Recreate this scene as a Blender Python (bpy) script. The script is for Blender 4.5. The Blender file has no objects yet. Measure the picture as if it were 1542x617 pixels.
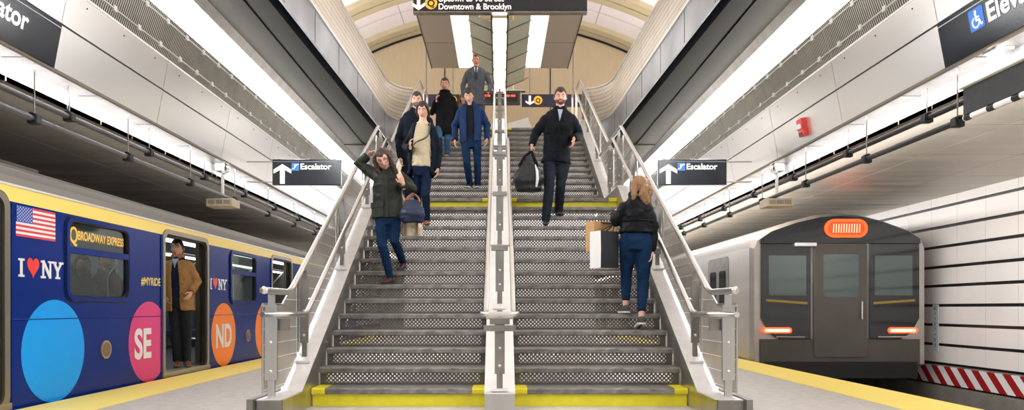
import bpy, bmesh, math, random
from mathutils import Vector, Matrix, noise
random.seed(7)
S = bpy.context.scene
COL = S.collection
F, CX, CY, H = 1088.0, 752.5, 464.0, 0.883
PI = math.pi


def P(px, py, d):
    """a point of the place seen at a pixel of the 1542x617 frame, d metres away"""
    return Vector(((px - CX) / F * d, d, H + (CY - py) / F * d))


# ------------------------------------------------------------------ materials
def lin(c):
    return tuple((v / 12.92 if v <= .04045 else ((v + .055) / 1.055) ** 2.4) for v in (x / 255. for x in c))


class NT:
    def __init__(s, name):
        s.m = bpy.data.materials.new(name)
        s.m.use_nodes = True
        s.t = s.m.node_tree
        s.b = s.t.nodes['Principled BSDF']
        s.out = s.t.nodes['Material Output']

    def n(s, typ, **kw):
        nd = s.t.nodes.new(typ)
        for k, v in kw.items():
            setattr(nd, k, v)
        return nd

    def l(s, a, b):
        s.t.links.new(a, b)

    def math(s, op, a, b=None, clamp=False):
        nd = s.n('ShaderNodeMath', operation=op, use_clamp=clamp)
        for i, x in enumerate((a, b)):
            if x is None:
                continue
            if isinstance(x, (int, float)):
                nd.inputs[i].default_value = x
            else:
                s.l(x, nd.inputs[i])
        return nd.outputs[0]

    def coord(s):
        c = s.n('ShaderNodeTexCoord')
        return c.outputs['Object']

    def sep(s, v):
        x = s.n('ShaderNodeSeparateXYZ')
        s.l(v, x.inputs[0])
        return x.outputs

    def mix(s, fac, a, b):
        x = s.n('ShaderNodeMix', data_type='RGBA')
        for sock, v in ((x.inputs[0], fac), (x.inputs[6], a), (x.inputs[7], b)):
            if hasattr(v, 'is_linked'):
                s.l(v, sock)
            elif isinstance(v, (int, float)):
                sock.default_value = v
            else:
                sock.default_value = (*v, 1)
        return x.outputs[2]

    def noise(s, scale, vec=None, detail=3, stretch=None):
        x = s.n('ShaderNodeTexNoise')
        x.inputs['Scale'].default_value = scale
        x.inputs['Detail'].default_value = detail
        v = vec or s.coord()
        if stretch:
            mp = s.n('ShaderNodeMapping')
            mp.inputs['Scale'].default_value = stretch
            s.l(v, mp.inputs[0])
            v = mp.outputs[0]
        s.l(v, x.inputs['Vector'])
        return x.outputs['Fac']

    def ramp(s, fac, lo, hi):
        x = s.n('ShaderNodeMapRange')
        x.inputs[1].default_value, x.inputs[2].default_value = lo, hi
        s.l(fac, x.inputs[0])
        return x.outputs[0]

    def bump(s, h, strength=.3, dist=.01):
        x = s.n('ShaderNodeBump')
        x.inputs['Strength'].default_value = strength
        x.inputs['Distance'].default_value = dist
        s.l(h, x.inputs['Height'])
        s.l(x.outputs[0], s.b.inputs['Normal'])

    def set(s, col=None, rough=None, metal=None, spec=None):
        for k, v in (('Base Color', col), ('Roughness', rough), ('Metallic', metal), ('Specular IOR Level', spec)):
            if v is None:
                continue
            if hasattr(v, 'is_linked'):
                s.l(v, s.b.inputs[k])
            elif isinstance(v, (int, float)):
                s.b.inputs[k].default_value = v
            else:
                s.b.inputs[k].default_value = (*v, 1)


MATS = {}


def M(name, rgb, rough=.5, metal=0., var=.0, vscale=8., bump=0., bscale=60., stretch=None, spec=None, emit=0., emitcol=None, coat=0., bdist=.004):
    if name in MATS:
        return MATS[name]
    t = NT(name)
    c = lin(rgb)
    if var > 0:
        f = t.noise(vscale, stretch=stretch)
        lo = tuple(x * (1 - var) for x in c)
        hi = tuple(min(1, x * (1 + var)) for x in c)
        t.set(col=t.mix(t.ramp(f, .3, .7), lo, hi))
    else:
        t.set(col=c)
    t.set(rough=rough, metal=metal, spec=spec)
    if bump > 0:
        t.bump(t.noise(bscale, stretch=stretch, detail=2), bump, bdist)
    if emit > 0:
        t.b.inputs['Emission Color'].default_value = (*(lin(emitcol) if emitcol else c), 1)
        t.b.inputs['Emission Strength'].default_value = emit
    if coat > 0:
        t.b.inputs['Coat Weight'].default_value = coat
        t.b.inputs['Coat Roughness'].default_value = .06
    MATS[name] = t.m
    return t.m


# ------------------------------------------------------------------ mesh builder
class MB:
    def __init__(s):
        s.v, s.f, s.m = [], [], []

    def add(s, vs, fs, mi=0):
        b = len(s.v)
        s.v += [tuple(x) for x in vs]
        s.f += [tuple(b + i for i in q) for q in fs]
        s.m += [mi] * len(fs)
        return s

    def box(s, x0, x1, y0, y1, z0, z1, mi=0):
        v = [(x, y, z) for z in (z0, z1) for y in (y0, y1) for x in (x0, x1)]
        return s.add(v, [(0, 2, 3, 1), (4, 5, 7, 6), (0, 1, 5, 4), (2, 6, 7, 3), (0, 4, 6, 2), (1, 3, 7, 5)], mi)

    def plate(s, o, u, v, w, pts, t0, t1, mi=0):
        """polygon pts in the (u,v) plane at o, thickened along w"""
        o, u, v, w = map(Vector, (o, u, v, w))
        n = len(pts)
        a = [o + u * p[0] + v * p[1] + w * t0 for p in pts]
        b = [o + u * p[0] + v * p[1] + w * t1 for p in pts]
        fs = [tuple(range(n))[::-1], tuple(range(n, 2 * n))]
        fs += [(i, (i + 1) % n, n + (i + 1) % n, n + i) for i in range(n)]
        return s.add(a + b, fs, mi)

    def ring(s, o, u, v, w, po, pi, t0, t1, mi=0):
        """frame between outline po and outline pi (same count)"""
        o, u, v, w = map(Vector, (o, u, v, w))
        n = len(po)
        vs = []
        for t in (t0, t1):
            for pts in (po, pi):
                vs += [o + u * p[0] + v * p[1] + w * t for p in pts]
        fs = []
        for i in range(n):
            j = (i + 1) % n
            fs += [(2 * n + i, 2 * n + j, 3 * n + j, 3 * n + i), (i, n + i, n + j, j), (i, j, 2 * n + j, 2 * n + i), (n + i, 3 * n + i, 3 * n + j, n + j)]
        return s.add(vs, fs, mi)

    def prof(s, pts, y0, y1, mi=0):
        """cross-section (x,z) run along y"""
        return s.plate((0, 0, 0), (1, 0, 0), (0, 0, 1), (0, 1, 0), pts, y0, y1, mi)

    def side(s, pts, x0, x1, mi=0):
        """side profile (y,z) run along x"""
        return s.plate((0, 0, 0), (0, 1, 0), (0, 0, 1), (1, 0, 0), pts, x0, x1, mi)

    def sheet(s, a, b, mi=0):
        """strip between two polylines of equal length"""
        n = len(a)
        return s.add(list(a) + list(b), [(i, i + 1, n + i + 1, n + i) for i in range(n - 1)], mi)

    def tube(s, path, r, n=10, mi=0, round_ends=False):
        path = [Vector(p) for p in path]
        k = len(path)
        rs = list(r) if isinstance(r, (list, tuple)) else [r] * k
        if round_ends:
            d0 = (path[0] - path[1]).normalized()
            d1 = (path[-1] - path[-2]).normalized()
            p0 = [(path[0] + d0 * rs[0] * math.sin(a), rs[0] * math.cos(a)) for a in (1.35, 1.0, .55)]
            p1 = [(path[-1] + d1 * rs[-1] * math.sin(a), rs[-1] * math.cos(a)) for a in (.55, 1.0, 1.35)]
            path = [p for p, _ in p0] + path + [p for p, _ in p1]
            rs = [q for _, q in p0] + rs + [q for _, q in p1]
            k = len(path)
        t0 = (path[1] - path[0]).normalized()
        ref = Vector((0, 0, 1)) if abs(t0.z) < .9 else Vector((1, 0, 0))
        u = t0.cross(ref).normalized()
        rings = []
        for i in range(k):
            if i == 0:
                t = (path[1] - path[0])
            elif i == k - 1:
                t = (path[-1] - path[-2])
            else:
                t = (path[i + 1] - path[i]).normalized() + (path[i] - path[i - 1]).normalized()
            t.normalize()
            u = (u - t * u.dot(t))
            u.normalize()
            w = t.cross(u)
            rings.append([path[i] + (u * math.cos(2 * PI * j / n) + w * math.sin(2 * PI * j / n)) * rs[i] for j in range(n)])
        return s.loft(rings, mi)

    def loft(s, rings, mi=0, cap=True):
        n = len(rings[0])
        vs = [p for r in rings for p in r]
        fs = []
        for i in range(len(rings) - 1):
            for j in range(n):
                a, b = i * n + j, i * n + (j + 1) % n
                fs.append((a, b, b + n, a + n))
        if cap:
            fs.append(tuple(range(n))[::-1])
            fs.append(tuple(range((len(rings) - 1) * n, len(rings) * n)))
        return s.add(vs, fs, mi)

    def ball(s, c, rx, ry=None, rz=None, mi=0, n=14, k=9, mat=None):
        ry = ry or rx
        rz = rz or rx
        c = Vector(c)
        rings = []
        for i in range(k + 1):
            a = -PI / 2 + PI * (i + .02) / (k + .04)
            ring = []
            for j in range(n):
                b = 2 * PI * j / n
                p = Vector((rx * math.cos(a) * math.cos(b), ry * math.cos(a) * math.sin(b), rz * math.sin(a)))
                if mat:
                    p = mat @ p
                ring.append(c + p)
            rings.append(ring)
        return s.loft(rings, mi)

    def disc(s, o, u, v, w, r, t0, t1, mi=0, n=32, rv=None):
        rv = rv or r
        return s.plate(o, u, v, w, [(r * math.cos(2 * PI * i / n), rv * math.sin(2 * PI * i / n)) for i in range(n)], t0, t1, mi)

    def mesh(s, name, mats, smooth=False):
        me = bpy.data.meshes.new(name)
        me.from_pydata([tuple(v) for v in s.v], [], s.f)
        for m in (mats if isinstance(mats, (list, tuple)) else [mats]):
            me.materials.append(m)
        for p, mi in zip(me.polygons, s.m):
            p.material_index = mi
            p.use_smooth = smooth
        bm = bmesh.new()
        bm.from_mesh(me)
        bmesh.ops.recalc_face_normals(bm, faces=bm.faces)
        bm.to_mesh(me)
        bm.free()
        return me

    def build(s, name, mats, parent=None, smooth=False, bevel=0.):
        me = s.mesh(name, mats, smooth)
        if smooth:
            me.set_sharp_from_angle(angle=.7)
        o = bpy.data.objects.new(name, me)
        COL.objects.link(o)
        attach(o, parent)
        if bevel:
            b = o.modifiers.new('bevel', 'BEVEL')
            b.width = bevel
            b.segments = 2
            b.limit_method = 'ANGLE'
        return o


def base_of(o):
    v = Vector((0, 0, 0))
    while o is not None:
        v = v + o.location
        o = o.parent
    return v


def attach(o, parent):
    if parent is not None:
        o.parent = parent
        o.location = -base_of(parent)


def tag(o, label, cat, group=None):
    o['label'] = label
    o['category'] = cat
    if group:
        o['group'] = group
    return o


def thing(name, label, cat, loc=(0, 0, 0), group=None):
    o = bpy.data.objects.new(name, None)
    o.empty_display_size = .1
    COL.objects.link(o)
    o.location = loc
    return tag(o, label, cat, group)


def struct(name, mb, mats, label=None, **kw):
    o = mb.build(name, mats, None, **kw)
    o['kind'] = 'structure'
    if label:
        o['label'] = label
    return o


def rrect(x0, x1, z0, z1, r, n=5):
    pts = []
    for cx, cz, a0 in ((x1 - r, z1 - r, 0), (x0 + r, z1 - r, 90), (x0 + r, z0 + r, 180), (x1 - r, z0 + r, 270)):
        for i in range(n + 1):
            a = math.radians(a0 + 90 * i / n)
            pts.append((cx + r * math.cos(a), cz + r * math.sin(a)))
    return pts


def text(mb, s, size, o, u, v, w, mi=0, bold=.02, align='LEFT', depth=.004, sx=1., space=1.):
    """lettering: size = capital height, o = baseline start"""
    cu = bpy.data.curves.new('t', 'FONT')
    cu.body = s
    cu.size = size / .73
    cu.offset = bold * size
    cu.extrude = 0
    cu.align_x = align
    cu.space_character = space
    ob = bpy.data.objects.new('t', cu)
    COL.objects.link(ob)
    dg = bpy.context.evaluated_depsgraph_get()
    me = ob.evaluated_get(dg).to_mesh()
    o, u, v, w = map(Vector, (o, u, v, w))
    vs = [o + u * (p.co.x * sx) + v * p.co.y + w * depth for p in me.vertices]
    fs = [tuple(p.vertices) for p in me.polygons]
    mb.add(vs, fs, mi)
    ob.evaluated_get(dg).to_mesh_clear()
    bpy.data.objects.remove(ob)
    bpy.data.curves.remove(cu)


ARROW_UP = [(-.07, -.5), (.07, -.5), (.07, .2), (.26, .02), (.26, .22), (0, .5), (-.26, .22), (-.26, .02), (-.07, .2)]

# ------------------------------------------------------------------ palette
steel = M('brushed_steel', (196, 193, 188), .3, 1., var=.12, vscale=5, bump=.05, bscale=90, stretch=(1, 1, .08))
steel_dark = M('dull_steel', (140, 136, 130), .42, 1., var=.15, vscale=6)
chrome = M('polished_steel', (222, 221, 217), .28, 1.)
steel_white = M('bright_steel', (235, 233, 230), .4, .55, var=.06)
white = M('white_paint', (240, 240, 238), .5)
black = M('black_paint', (16, 17, 19), .35)
black_gloss = M('sign_black', (21, 27, 35), .18)
sign_white = M('sign_white', (248, 248, 248), .5, emit=.25)
sign_blue = M('sign_blue', (52, 120, 214), .4, emit=.15)
q_yellow = M('route_yellow', (250, 190, 55), .4, emit=.12)
navy_slot = M('slot_navy', (14, 19, 27), .5)
olive = M('soffit_olive', (38, 35, 25), .7, spec=.05, var=.08, vscale=1.5)
yellow_paint = M('yellow_paint', (228, 214, 36), .45, var=.06, vscale=12)
train_blue = M('train_blue', (4, 40, 122), .2, var=.05, vscale=2, spec=.1)
train_yellow = M('train_yellow', (255, 226, 116), .35)
rubber = M('rubber', (20, 20, 20), .6)
orange_light = None
conc = M('trackwall_concrete', (118, 114, 108), .8, var=.25, vscale=3, bump=.2, bscale=20)
# ------------------------------------------------------------------ patterned surfaces
def mat_floor():
    t = NT('platform_terrazzo')
    a = t.noise(120, detail=4)
    b = t.noise(9, detail=3)
    c = t.mix(t.ramp(a, .3, .7), lin((196, 192, 187)), lin((240, 236, 231)))
    c2 = t.mix(t.ramp(b, .2, .8), lin((205, 201, 196)), lin((235, 232, 228)))
    m = t.n('ShaderNodeMix', data_type='RGBA', blend_type='MULTIPLY')
    m.inputs[0].default_value = 1
    t.l(c, m.inputs[6]); t.l(c2, m.inputs[7])
    t.set(col=m.outputs[2], rough=.55)
    t.bump(a, .15, .003)
    return t.m


def mat_tactile():
    t = NT('tactile_yellow')
    o = t.sep(t.coord())
    k = .06
    fx = t.math('SUBTRACT', t.math('FRACT', t.math('DIVIDE', o[0], k)), .5)
    fy = t.math('SUBTRACT', t.math('FRACT', t.math('DIVIDE', o[1], k)), .5)
    r = t.math('SQRT', t.math('ADD', t.math('MULTIPLY', fx, fx), t.math('MULTIPLY', fy, fy)))
    dome = t.math('SUBTRACT', 1., t.math('MULTIPLY', r, 3.), clamp=True)
    t.set(col=t.mix(t.noise(5), lin((255, 224, 100)), lin((255, 234, 136))), rough=.5)
    t.bump(dome, .5, .006)
    return t.m


def mat_perforated():
    """steel riser plate drilled with a staggered field of round holes you can see through"""
    t = NT('perforated_steel')
    o = t.sep(t.coord())
    k = .040
    u = t.math('DIVIDE', o[0], k)
    v = t.math('DIVIDE', o[2], k)

    def cell(du):
        fx = t.math('SUBTRACT', t.math('FRACT', t.math('ADD', u, du)), .5)
        fy = t.math('SUBTRACT', t.math('FRACT', t.math('ADD', v, du)), .5)
        r = t.math('SQRT', t.math('ADD', t.math('MULTIPLY', fx, fx), t.math('MULTIPLY', fy, fy)))
        return t.math('LESS_THAN', r, .205)
    hole = t.math('MAXIMUM', cell(10.), cell(10.5))
    hole = t.math('MULTIPLY', hole, t.math('GREATER_THAN', o[2], .022))
    hole = t.math('MULTIPLY', hole, t.math('LESS_THAN', o[2], .118))
    hole = t.math('MULTIPLY', hole, t.math('LESS_THAN', t.math('ABSOLUTE', o[0]), .72))
    f = t.noise(14, detail=4)
    t.set(col=t.mix(f, lin((78, 74, 67)), lin((116, 110, 101))), rough=.5, metal=.6)
    tr = t.n('ShaderNodeBsdfTransparent')
    mx = t.n('ShaderNodeMixShader')
    t.l(hole, mx.inputs[0])
    t.l(t.b.outputs[0], mx.inputs[1])
    t.l(tr.outputs[0], mx.inputs[2])
    t.l(mx.outputs[0], t.out.inputs[0])
    return t.m


def mat_tread():
    t = NT('worn_tread')
    f = t.noise(10, detail=5, stretch=(1, 6, 1))
    t.set(col=t.mix(t.ramp(f, .3, .75), lin((86, 83, 78)), lin((156, 152, 146))), rough=.5, metal=.35)
    t.bump(t.noise(160), .25, .003)
    return t.m


def mat_mesh():
    """fine woven metal fabric: lets a little light through between its wires"""
    t = NT('woven_wire_fabric')
    o = t.sep(t.coord())
    w = t.math('SINE', t.math('MULTIPLY', o[1], 2 * PI / .012))
    w2 = t.math('SINE', t.math('MULTIPLY', o[2], 2 * PI / .012))
    f = t.noise(3, detail=2)
    t.set(col=t.mix(f, lin((150, 142, 130)), lin((192, 184, 172))), rough=.5, metal=.5)
    t.bump(t.math('ADD', w, w2), .2, .002)
    tr = t.n('ShaderNodeBsdfTransparent')
    mx = t.n('ShaderNodeMixShader')
    mx.inputs[0].default_value = .13
    t.l(t.b.outputs[0], mx.inputs[1]); t.l(tr.outputs[0], mx.inputs[2])
    t.l(mx.outputs[0], t.out.inputs[0])
    return t.m


def mat_tile(name, c1, c2, cm, w, h, rough=.25, ax=(1, 2), mortar=.006):
    t = NT(name)
    o = t.sep(t.coord())
    cb = t.n('ShaderNodeCombineXYZ')
    t.l(o[ax[0]], cb.inputs[0]); t.l(o[ax[1]], cb.inputs[1])
    b = t.n('ShaderNodeTexBrick')
    b.offset = 0.
    b.inputs['Scale'].default_value = 1
    b.inputs['Brick Width'].default_value = w
    b.inputs['Row Height'].default_value = h
    b.inputs['Mortar Size'].default_value = mortar
    b.inputs['Color1'].default_value = (*lin(c1), 1)
    b.inputs['Color2'].default_value = (*lin(c2), 1)
    b.inputs['Mortar'].default_value = (*lin(cm), 1)
    t.l(cb.outputs[0], b.inputs['Vector'])
    t.set(col=b.outputs[0], rough=rough)
    return t.m


def mat_ceiling():
    """anodised sheet ceiling, each sheet slightly wavy"""
    t = NT('anodised_ceiling')
    f = t.noise(1.1, detail=1, stretch=(.45, 1.6, 1))
    t.set(col=lin((186, 179, 168)), rough=.4, metal=.6)
    t.bump(f, .55, .12)
    return t.m


def mat_grille():
    t = NT('slotted_grille')
    o = t.sep(t.coord())
    s = t.math('FRACT', t.math('DIVIDE', o[1], .034))
    bar = t.math('GREATER_THAN', s, .55)
    f = t.noise(4, detail=3)
    c = t.mix(bar, lin((58, 55, 48)), t.mix(f, lin((150, 145, 132)), lin((205, 200, 186))))
    t.set(col=c, rough=.35, metal=.6)
    t.bump(s, .4, .01)
    return t.m


def mat_hazard():
    t = NT('hazard_stripes')
    o = t.sep(t.coord())
    s = t.math('FRACT', t.math('DIVIDE', t.math('SUBTRACT', o[1], t.math('MULTIPLY', o[2], 1.0)), .36))
    st = t.math('GREATER_THAN', s, .5)
    f = t.noise(12, detail=4)
    t.set(col=t.mix(st, lin((150, 18, 22)), t.mix(f, lin((205, 205, 208)), lin((232, 232, 234)))), rough=.5)
    return t.m


def mat_ribbed():
    t = NT('ribbed_roof_steel')
    o = t.sep(t.coord())
    s = t.math('SINE', t.math('MULTIPLY', o[2], 2 * PI / .045))
    t.set(col=lin((134, 130, 126)), rough=.4, metal=.7)
    t.bump(s, .8, .02)
    return t.m


def mat_glass(name, tint=(200, 215, 212), transp=.9, rough=.03):
    t = NT(name)
    t.set(col=lin(tint), rough=rough, spec=.6)
    tr = t.n('ShaderNodeBsdfTransparent')
    tr.inputs[0].default_value = (*lin(tint), 1)
    gl = t.n('ShaderNodeBsdfGlossy')
    gl.inputs['Roughness'].default_value = rough
    lw = t.n('ShaderNodeLayerWeight')
    lw.inputs[0].default_value = .5
    k = t.math('ADD', t.math('MULTIPLY', t.math('POWER', lw.outputs['Facing'], 4.), .5), 1 - transp - .06, clamp=True)
    mx = t.n('ShaderNodeMixShader')
    t.l(k, mx.inputs[0]); t.l(tr.outputs[0], mx.inputs[1]); t.l(gl.outputs[0], mx.inputs[2])
    t.l(mx.outputs[0], t.out.inputs[0])
    return t.m


def mat_denim(name, c):
    return M(name, c, .85, var=.25, vscale=14, bump=.35, bscale=16, bdist=.02)


floor_m = mat_floor()
tactile_m = mat_tactile()
perf_m = mat_perforated()
tread_m = mat_tread()
mesh_m = mat_mesh()
parapet_m = mat_tile('parapet_tile', (226, 217, 202), (212, 203, 187), (164, 155, 141), .9, .085)
ceil_m = mat_ceiling()
grille_m = mat_grille()
hazard_m = mat_hazard()
rib_m = mat_ribbed()
glass_m = mat_glass('window_glass')
wall_panel_m = M('wall_panel_enamel', (226, 221, 219), .3, var=.03, vscale=1.2)
beige_m = M('beige_wall_panel', (184, 167, 138), .5, var=.05, vscale=2, stretch=(6, 1, 1))
vault_m = M('vault_white', (224, 217, 220), .6, var=.02)
rib_beige = M('vault_rib_beige', (182, 168, 138), .5, var=.05, vscale=3)
panel_m = M('canopy_panel_steel', (232, 230, 226), .3, .88, var=.05, vscale=1.3, bump=.04, bscale=40, stretch=(.05, .2, 1))
fascia_m = M('fascia_steel', (168, 171, 176), .36, .6, var=.25, vscale=1.2)
lamp_m = M('canopy_lamp', (250, 251, 255), .5, emit=28)
lamp2_m = M('canopy_lamp_lower', (255, 251, 244), .5, emit=3)
mezz_lamp_m = M('mezzanine_lamp', (255, 252, 248), .5, emit=6)
mezz_panel_m = M('mezzanine_light_panel', (236, 244, 246), .5, emit=.75)

# ------------------------------------------------------------------ the setting
YB, YE = -7.0, 46.0      # station from behind the viewer to the far end
mb = MB(); mb.box(-3.52, 3.52, YB, YE, -.3, 0)
struct('floor', mb, floor_m, 'grey terrazzo island platform floor')
for i, s in enumerate((-1, 1)):
    mb = MB(); mb.box(min(s * 3.52, s * 4.2), max(s * 3.52, s * 4.2), YB, YE, -.3, .004)
    struct('trim_%d' % (i + 1), mb, tactile_m, 'yellow tactile warning strip along the %s platform edge' % ('left', 'right')[i])
    mb = MB(); mb.box(min(s * 3.9, s * 7.8), max(s * 3.9, s * 7.8), YB, YE, -1.5, -1.25)
    struct('floor_%s_trackbed' % ('left', 'right')[i], mb, conc)
    mb = MB(); mb.box(min(s * 3.9, s * 4.12), max(s * 3.9, s * 4.12), YB, YE, -1.25, -.3)
    struct('wall_%s_platform_edge' % ('left', 'right')[i], mb, conc)

# right track wall: rows of enamel panels over a black backing, shadow gaps between rows
zl = [1.744, 1.396, 1.059, .712, .388, .051, -.286, -.626, -.953]
zl = [H + z for z in zl]
seams = [10.59 + .71 * k for k in range(-24, 50)]
for s, nm in ((1, 'right'), (-1, 'left')):
    mb = MB()
    x0 = s * 7.64
    mb.box(min(x0, x0 + s * .2), max(x0, x0 + s * .2), YB, YE, -1.5, 3.2, 0)
    rows = [(zl[0] + .02, 2.9)] + [(zl[k + 1] + .025, zl[k] - .025) for k in range(8)]
    for z0, z1 in rows:
        for k in range(len(seams) - 1):
            y0, y1 = seams[k] + .003, seams[k + 1] - .003
            if y1 > YE or y0 < YB:
                continue
            mb.box(min(s * 7.6, x0), max(s * 7.6, x0), y0, y1, z0, z1, 1)
    mb.box(min(s * 7.5, x0), max(s * 7.5, x0), YB, YE, -1.5, -.44, 2)
    struct('wall_' + nm, mb, [black, wall_panel_m, conc])
mb = MB(); mb.box(7.56, 7.63, YB, YE, -.407, -.107)
struct('trim_3', mb, hazard_m, 'red and white diagonal hazard stripe band along the track wall')
mb = MB(); mb.box(7.6, 7.64, YB, YE, -.107, -.09)
struct('trim_4', mb, conc)

# ceilings over the tracks: separate sheets with open joints
for s, nm in ((1, 'right'), (-1, 'left')):
    mb = MB()
    y = 7.52 - 1.45 * 10
    while y < YE:
        if y + 1.45 > YB:
            for xa, xb in ((4.15, 5.3), (5.31, 6.45), (6.46, 7.62)):
                mb.box(min(s * xa, s * xb), max(s * xa, s * xb), y + .008, y + 1.442, H + 1.911, H + 1.95, 0)
        y += 1.45
    mb.box(min(s * 4.19, s * 7.8), max(s * 4.19, s * 7.8), YB, YE, H + 1.96, H + 2.1, 1)
    struct('ceiling_' + nm, mb, [ceil_m, black])

# mezzanine slab, its opening over the stairs, parapet and vault
def fx(d):
    """half width of the stair opening at depth d"""
    return 2.57 - .0276 * (d - 8.5)


def opening(off=0., n=10):
    pts = [(fx(d) + off, d) for d in (YB, 0, 4, 7, 9, 11, 13, 14, 15.0)]
    x0 = fx(15.0)
    xe = 1.90
    for i in range(1, n + 1):
        a = PI / 2 * i / n
        pts.append((xe + (x0 - xe) * math.cos(a) + off * math.cos(a), 15.0 + (.87 + off) * math.sin(a)))
    return pts


ZS, ZM = H + 3.635, 4.785
for s, nm in ((1, 'right'), (-1, 'left')):
    # soffit of the slab (olive) and the dark reveal behind the fascia
    mb = MB()
    a = opening(.16)
    a0 = [(s * x, y, ZS) for x, y in a] + [(s * 1.89, 16.03, ZS)]
    outer = [(s * 3.45, y, ZS) for x, y in a] + [(s * 3.45, 16.4, ZS)]
    half = [(s * 3.03, y, ZS + .012) for x, y in a] + [(s * 3.03, 16.3, ZS + .012)]
    mb.sheet(a0, half); mb.sheet([(p[0], p[1], ZS) for p in half], outer)
    mb.sheet(half, [(p[0], p[1], ZS) for p in half])
    up = [(p[0], p[1], ZS + .2) for p in a0]
    mb.sheet(a0, up, 1)
    inn = [(s * x, y, ZS + .2) for x, y in opening(0)] + [(s * 1.89, 15.87, ZS + .2)]
    mb.sheet(up, inn, 1)
    struct('ceiling_%s_soffit' % nm, mb, [olive, navy_slot])
    # fascia
    mb = MB()
    o0, o1 = opening(0), opening(.03)
    b = [(s * x, y, ZS - .01) for x, y in o0]; t = [(s * x, y, 4.965) for x, y in o0]
    b2 = [(s * x, y, ZS - .01) for x, y in o1]; t2 = [(s * x, y, 4.965) for x, y in o1]
    mb.sheet(b, t); mb.sheet(b2, t2); mb.sheet(b, b2); mb.sheet(t, t2)
    lip0 = [(s * (x - .025), y, 4.965) for x, y in o0]; lip1 = [(s * (x - .025), y, 4.995) for x, y in o0]
    lipb0 = [(s * (x + .03), y, 4.965) for x, y in o0]; lipb1 = [(s * (x + .03), y, 4.995) for x, y in o0]
    mb.sheet(lip0, lip1, 1); mb.sheet(lip1, lipb1, 1); mb.sheet(lip0, lipb0, 1)
    for d in (8.6, 9.9, 11.2, 12.5, 13.8, 15.0):
        x = s * (fx(d) - .002)
        mb.box(x - .002, x + .002, d - .005, d + .005, ZS, 4.96, 2)
    struct('trim_%s_fascia' % nm, mb, [fascia_m, steel_white, navy_slot], 'brushed metal fascia under the %s parapet' % nm)
    # parapet
    mb = MB()
    q0, q1 = opening(.01), opening(.16)
    b = [(s * x, y, 4.99) for x, y in q0]; t = [(s * x, y, H + 4.80) for x, y in q0]
    b2 = [(s * x, y, 4.70) for x, y in q1]; t2 = [(s * x, y, H + 4.80) for x, y in q1]
    mb.sheet(b, t); mb.sheet(b2, t2); mb.sheet(t, t2, 1)
    cp = [Vector((s * (x + .0), y, H + 4.82)) for x, y in q0]
    mb.tube(cp, .025, 8, 1)
    struct('wall_%s_parapet' % nm, mb, [parapet_m, steel_white], 'pale tiled parapet of the mezzanine on the %s' % nm)
    # mezzanine floor outside the opening
    mb = MB()
    a = opening(.16)
    a = a + [(1.89, 16.03)]
    i0 = [(s * x, y, 4.785) for x, y in a]
    i1 = [(s * 9.2, y, 4.785) for x, y in a]
    mb.sheet(i0, i1)
    struct('floor_%s_mezzanine' % nm, mb, floor_m)
    mb = MB(); mb.box(min(s * 9.0, s * 9.2), max(s * 9.0, s * 9.2), YB, 25.2, 4.5, 6.6)
    struct('wall_%s_mezzanine' % nm, mb, beige_m)
mb = MB()
mb.box(-9.2, 9.2, 16.03, 25.3, 4.60, 4.785, 0)
mb.box(-1.89, 1.89, 15.63, 16.03, 4.60, 4.785, 0)
mb.box(-3.45, 3.45, 16.03, YE, 4.5, 4.6, 1)
struct('floor_mezzanine', mb, [floor_m, olive], 'mezzanine floor at the top of the stairs')

R, CZ = 10.8, H - .8
mb = MB()
def arc(y, r, n=40, x=9.2):
    out = []
    for i in range(n + 1):
        xx = -x + 2 * x * i / n
        out.append((xx, y, CZ + math.sqrt(r * r - xx * xx)))
    return out
mb.sheet(arc(YB, R), arc(25.3, R), 0)
bays = [24.2 - 2.7 * k for k in range(12)]
for y in bays:
    r1 = R - .16
    mb.sheet(arc(y, r1), arc(y + .8, r1), 1); mb.sheet(arc(y, r1), arc(y, R), 1); mb.sheet(arc(y + .8, r1), arc(y + .8, R), 1)
    mb.sheet(arc(y + .38, r1 - .012), arc(y + .41, r1 - .012), 3)
    ym = y - .95
    mb.sheet(arc(ym - .012, R - .006), arc(ym + .012, R - .006), 2)
    for x in (-6.2, -4.7, -3.2, -1.7, 1.7, 3.2, 4.7, 6.2):
        z = CZ + math.sqrt(R * R - x * x) - .008
        mb.add([(x - .012, y - 1.9, z), (x + .012, y - 1.9, z), (x + .012, y, z), (x - .012, y, z)], [(0, 1, 2, 3)], 2)
struct('ceiling_vault', mb, [vault_m, rib_beige, M('vault_joint', (176, 168, 166), .7), M('rib_joint', (140, 128, 104), .7)], 'white vaulted mezzanine ceiling with beige ribs', smooth=False)
mb = MB()
n = 40
a = arc(25.0, R); lo = [(p[0], p[1], 4.785) for p in a]
mb.sheet(lo, a, 0)
a2 = arc(24.96, R - .16); a3 = arc(24.96, R - .24)
mb.sheet(a3, a2, 1)
for x in (-4.45, -1.9, 1.75, 4.45):
    mb.box(x - .015, x + .015, 24.97, 25.0, 4.785, 10.3, 1)
mb.box(-9, 9, 24.94, 25.0, 4.785, 5.0, 1)
struct('wall_back_mezzanine', mb, [beige_m, black], 'beige panelled end wall of the mezzanine')
mb = MB(); mb.box(-7.8, 7.8, YE, YE + .2, -1.5, 4.7)
struct('wall_back', mb, wall_panel_m)
mb = MB(); mb.box(-2.3, 2.3, 17.4, 17.6, 0, 4.5)
struct('wall_riser_backing', mb, wall_panel_m, 'added white backing wall behind the stairs that brightens the riser holes')  # invented bright backing, so the riser holes read white
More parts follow.
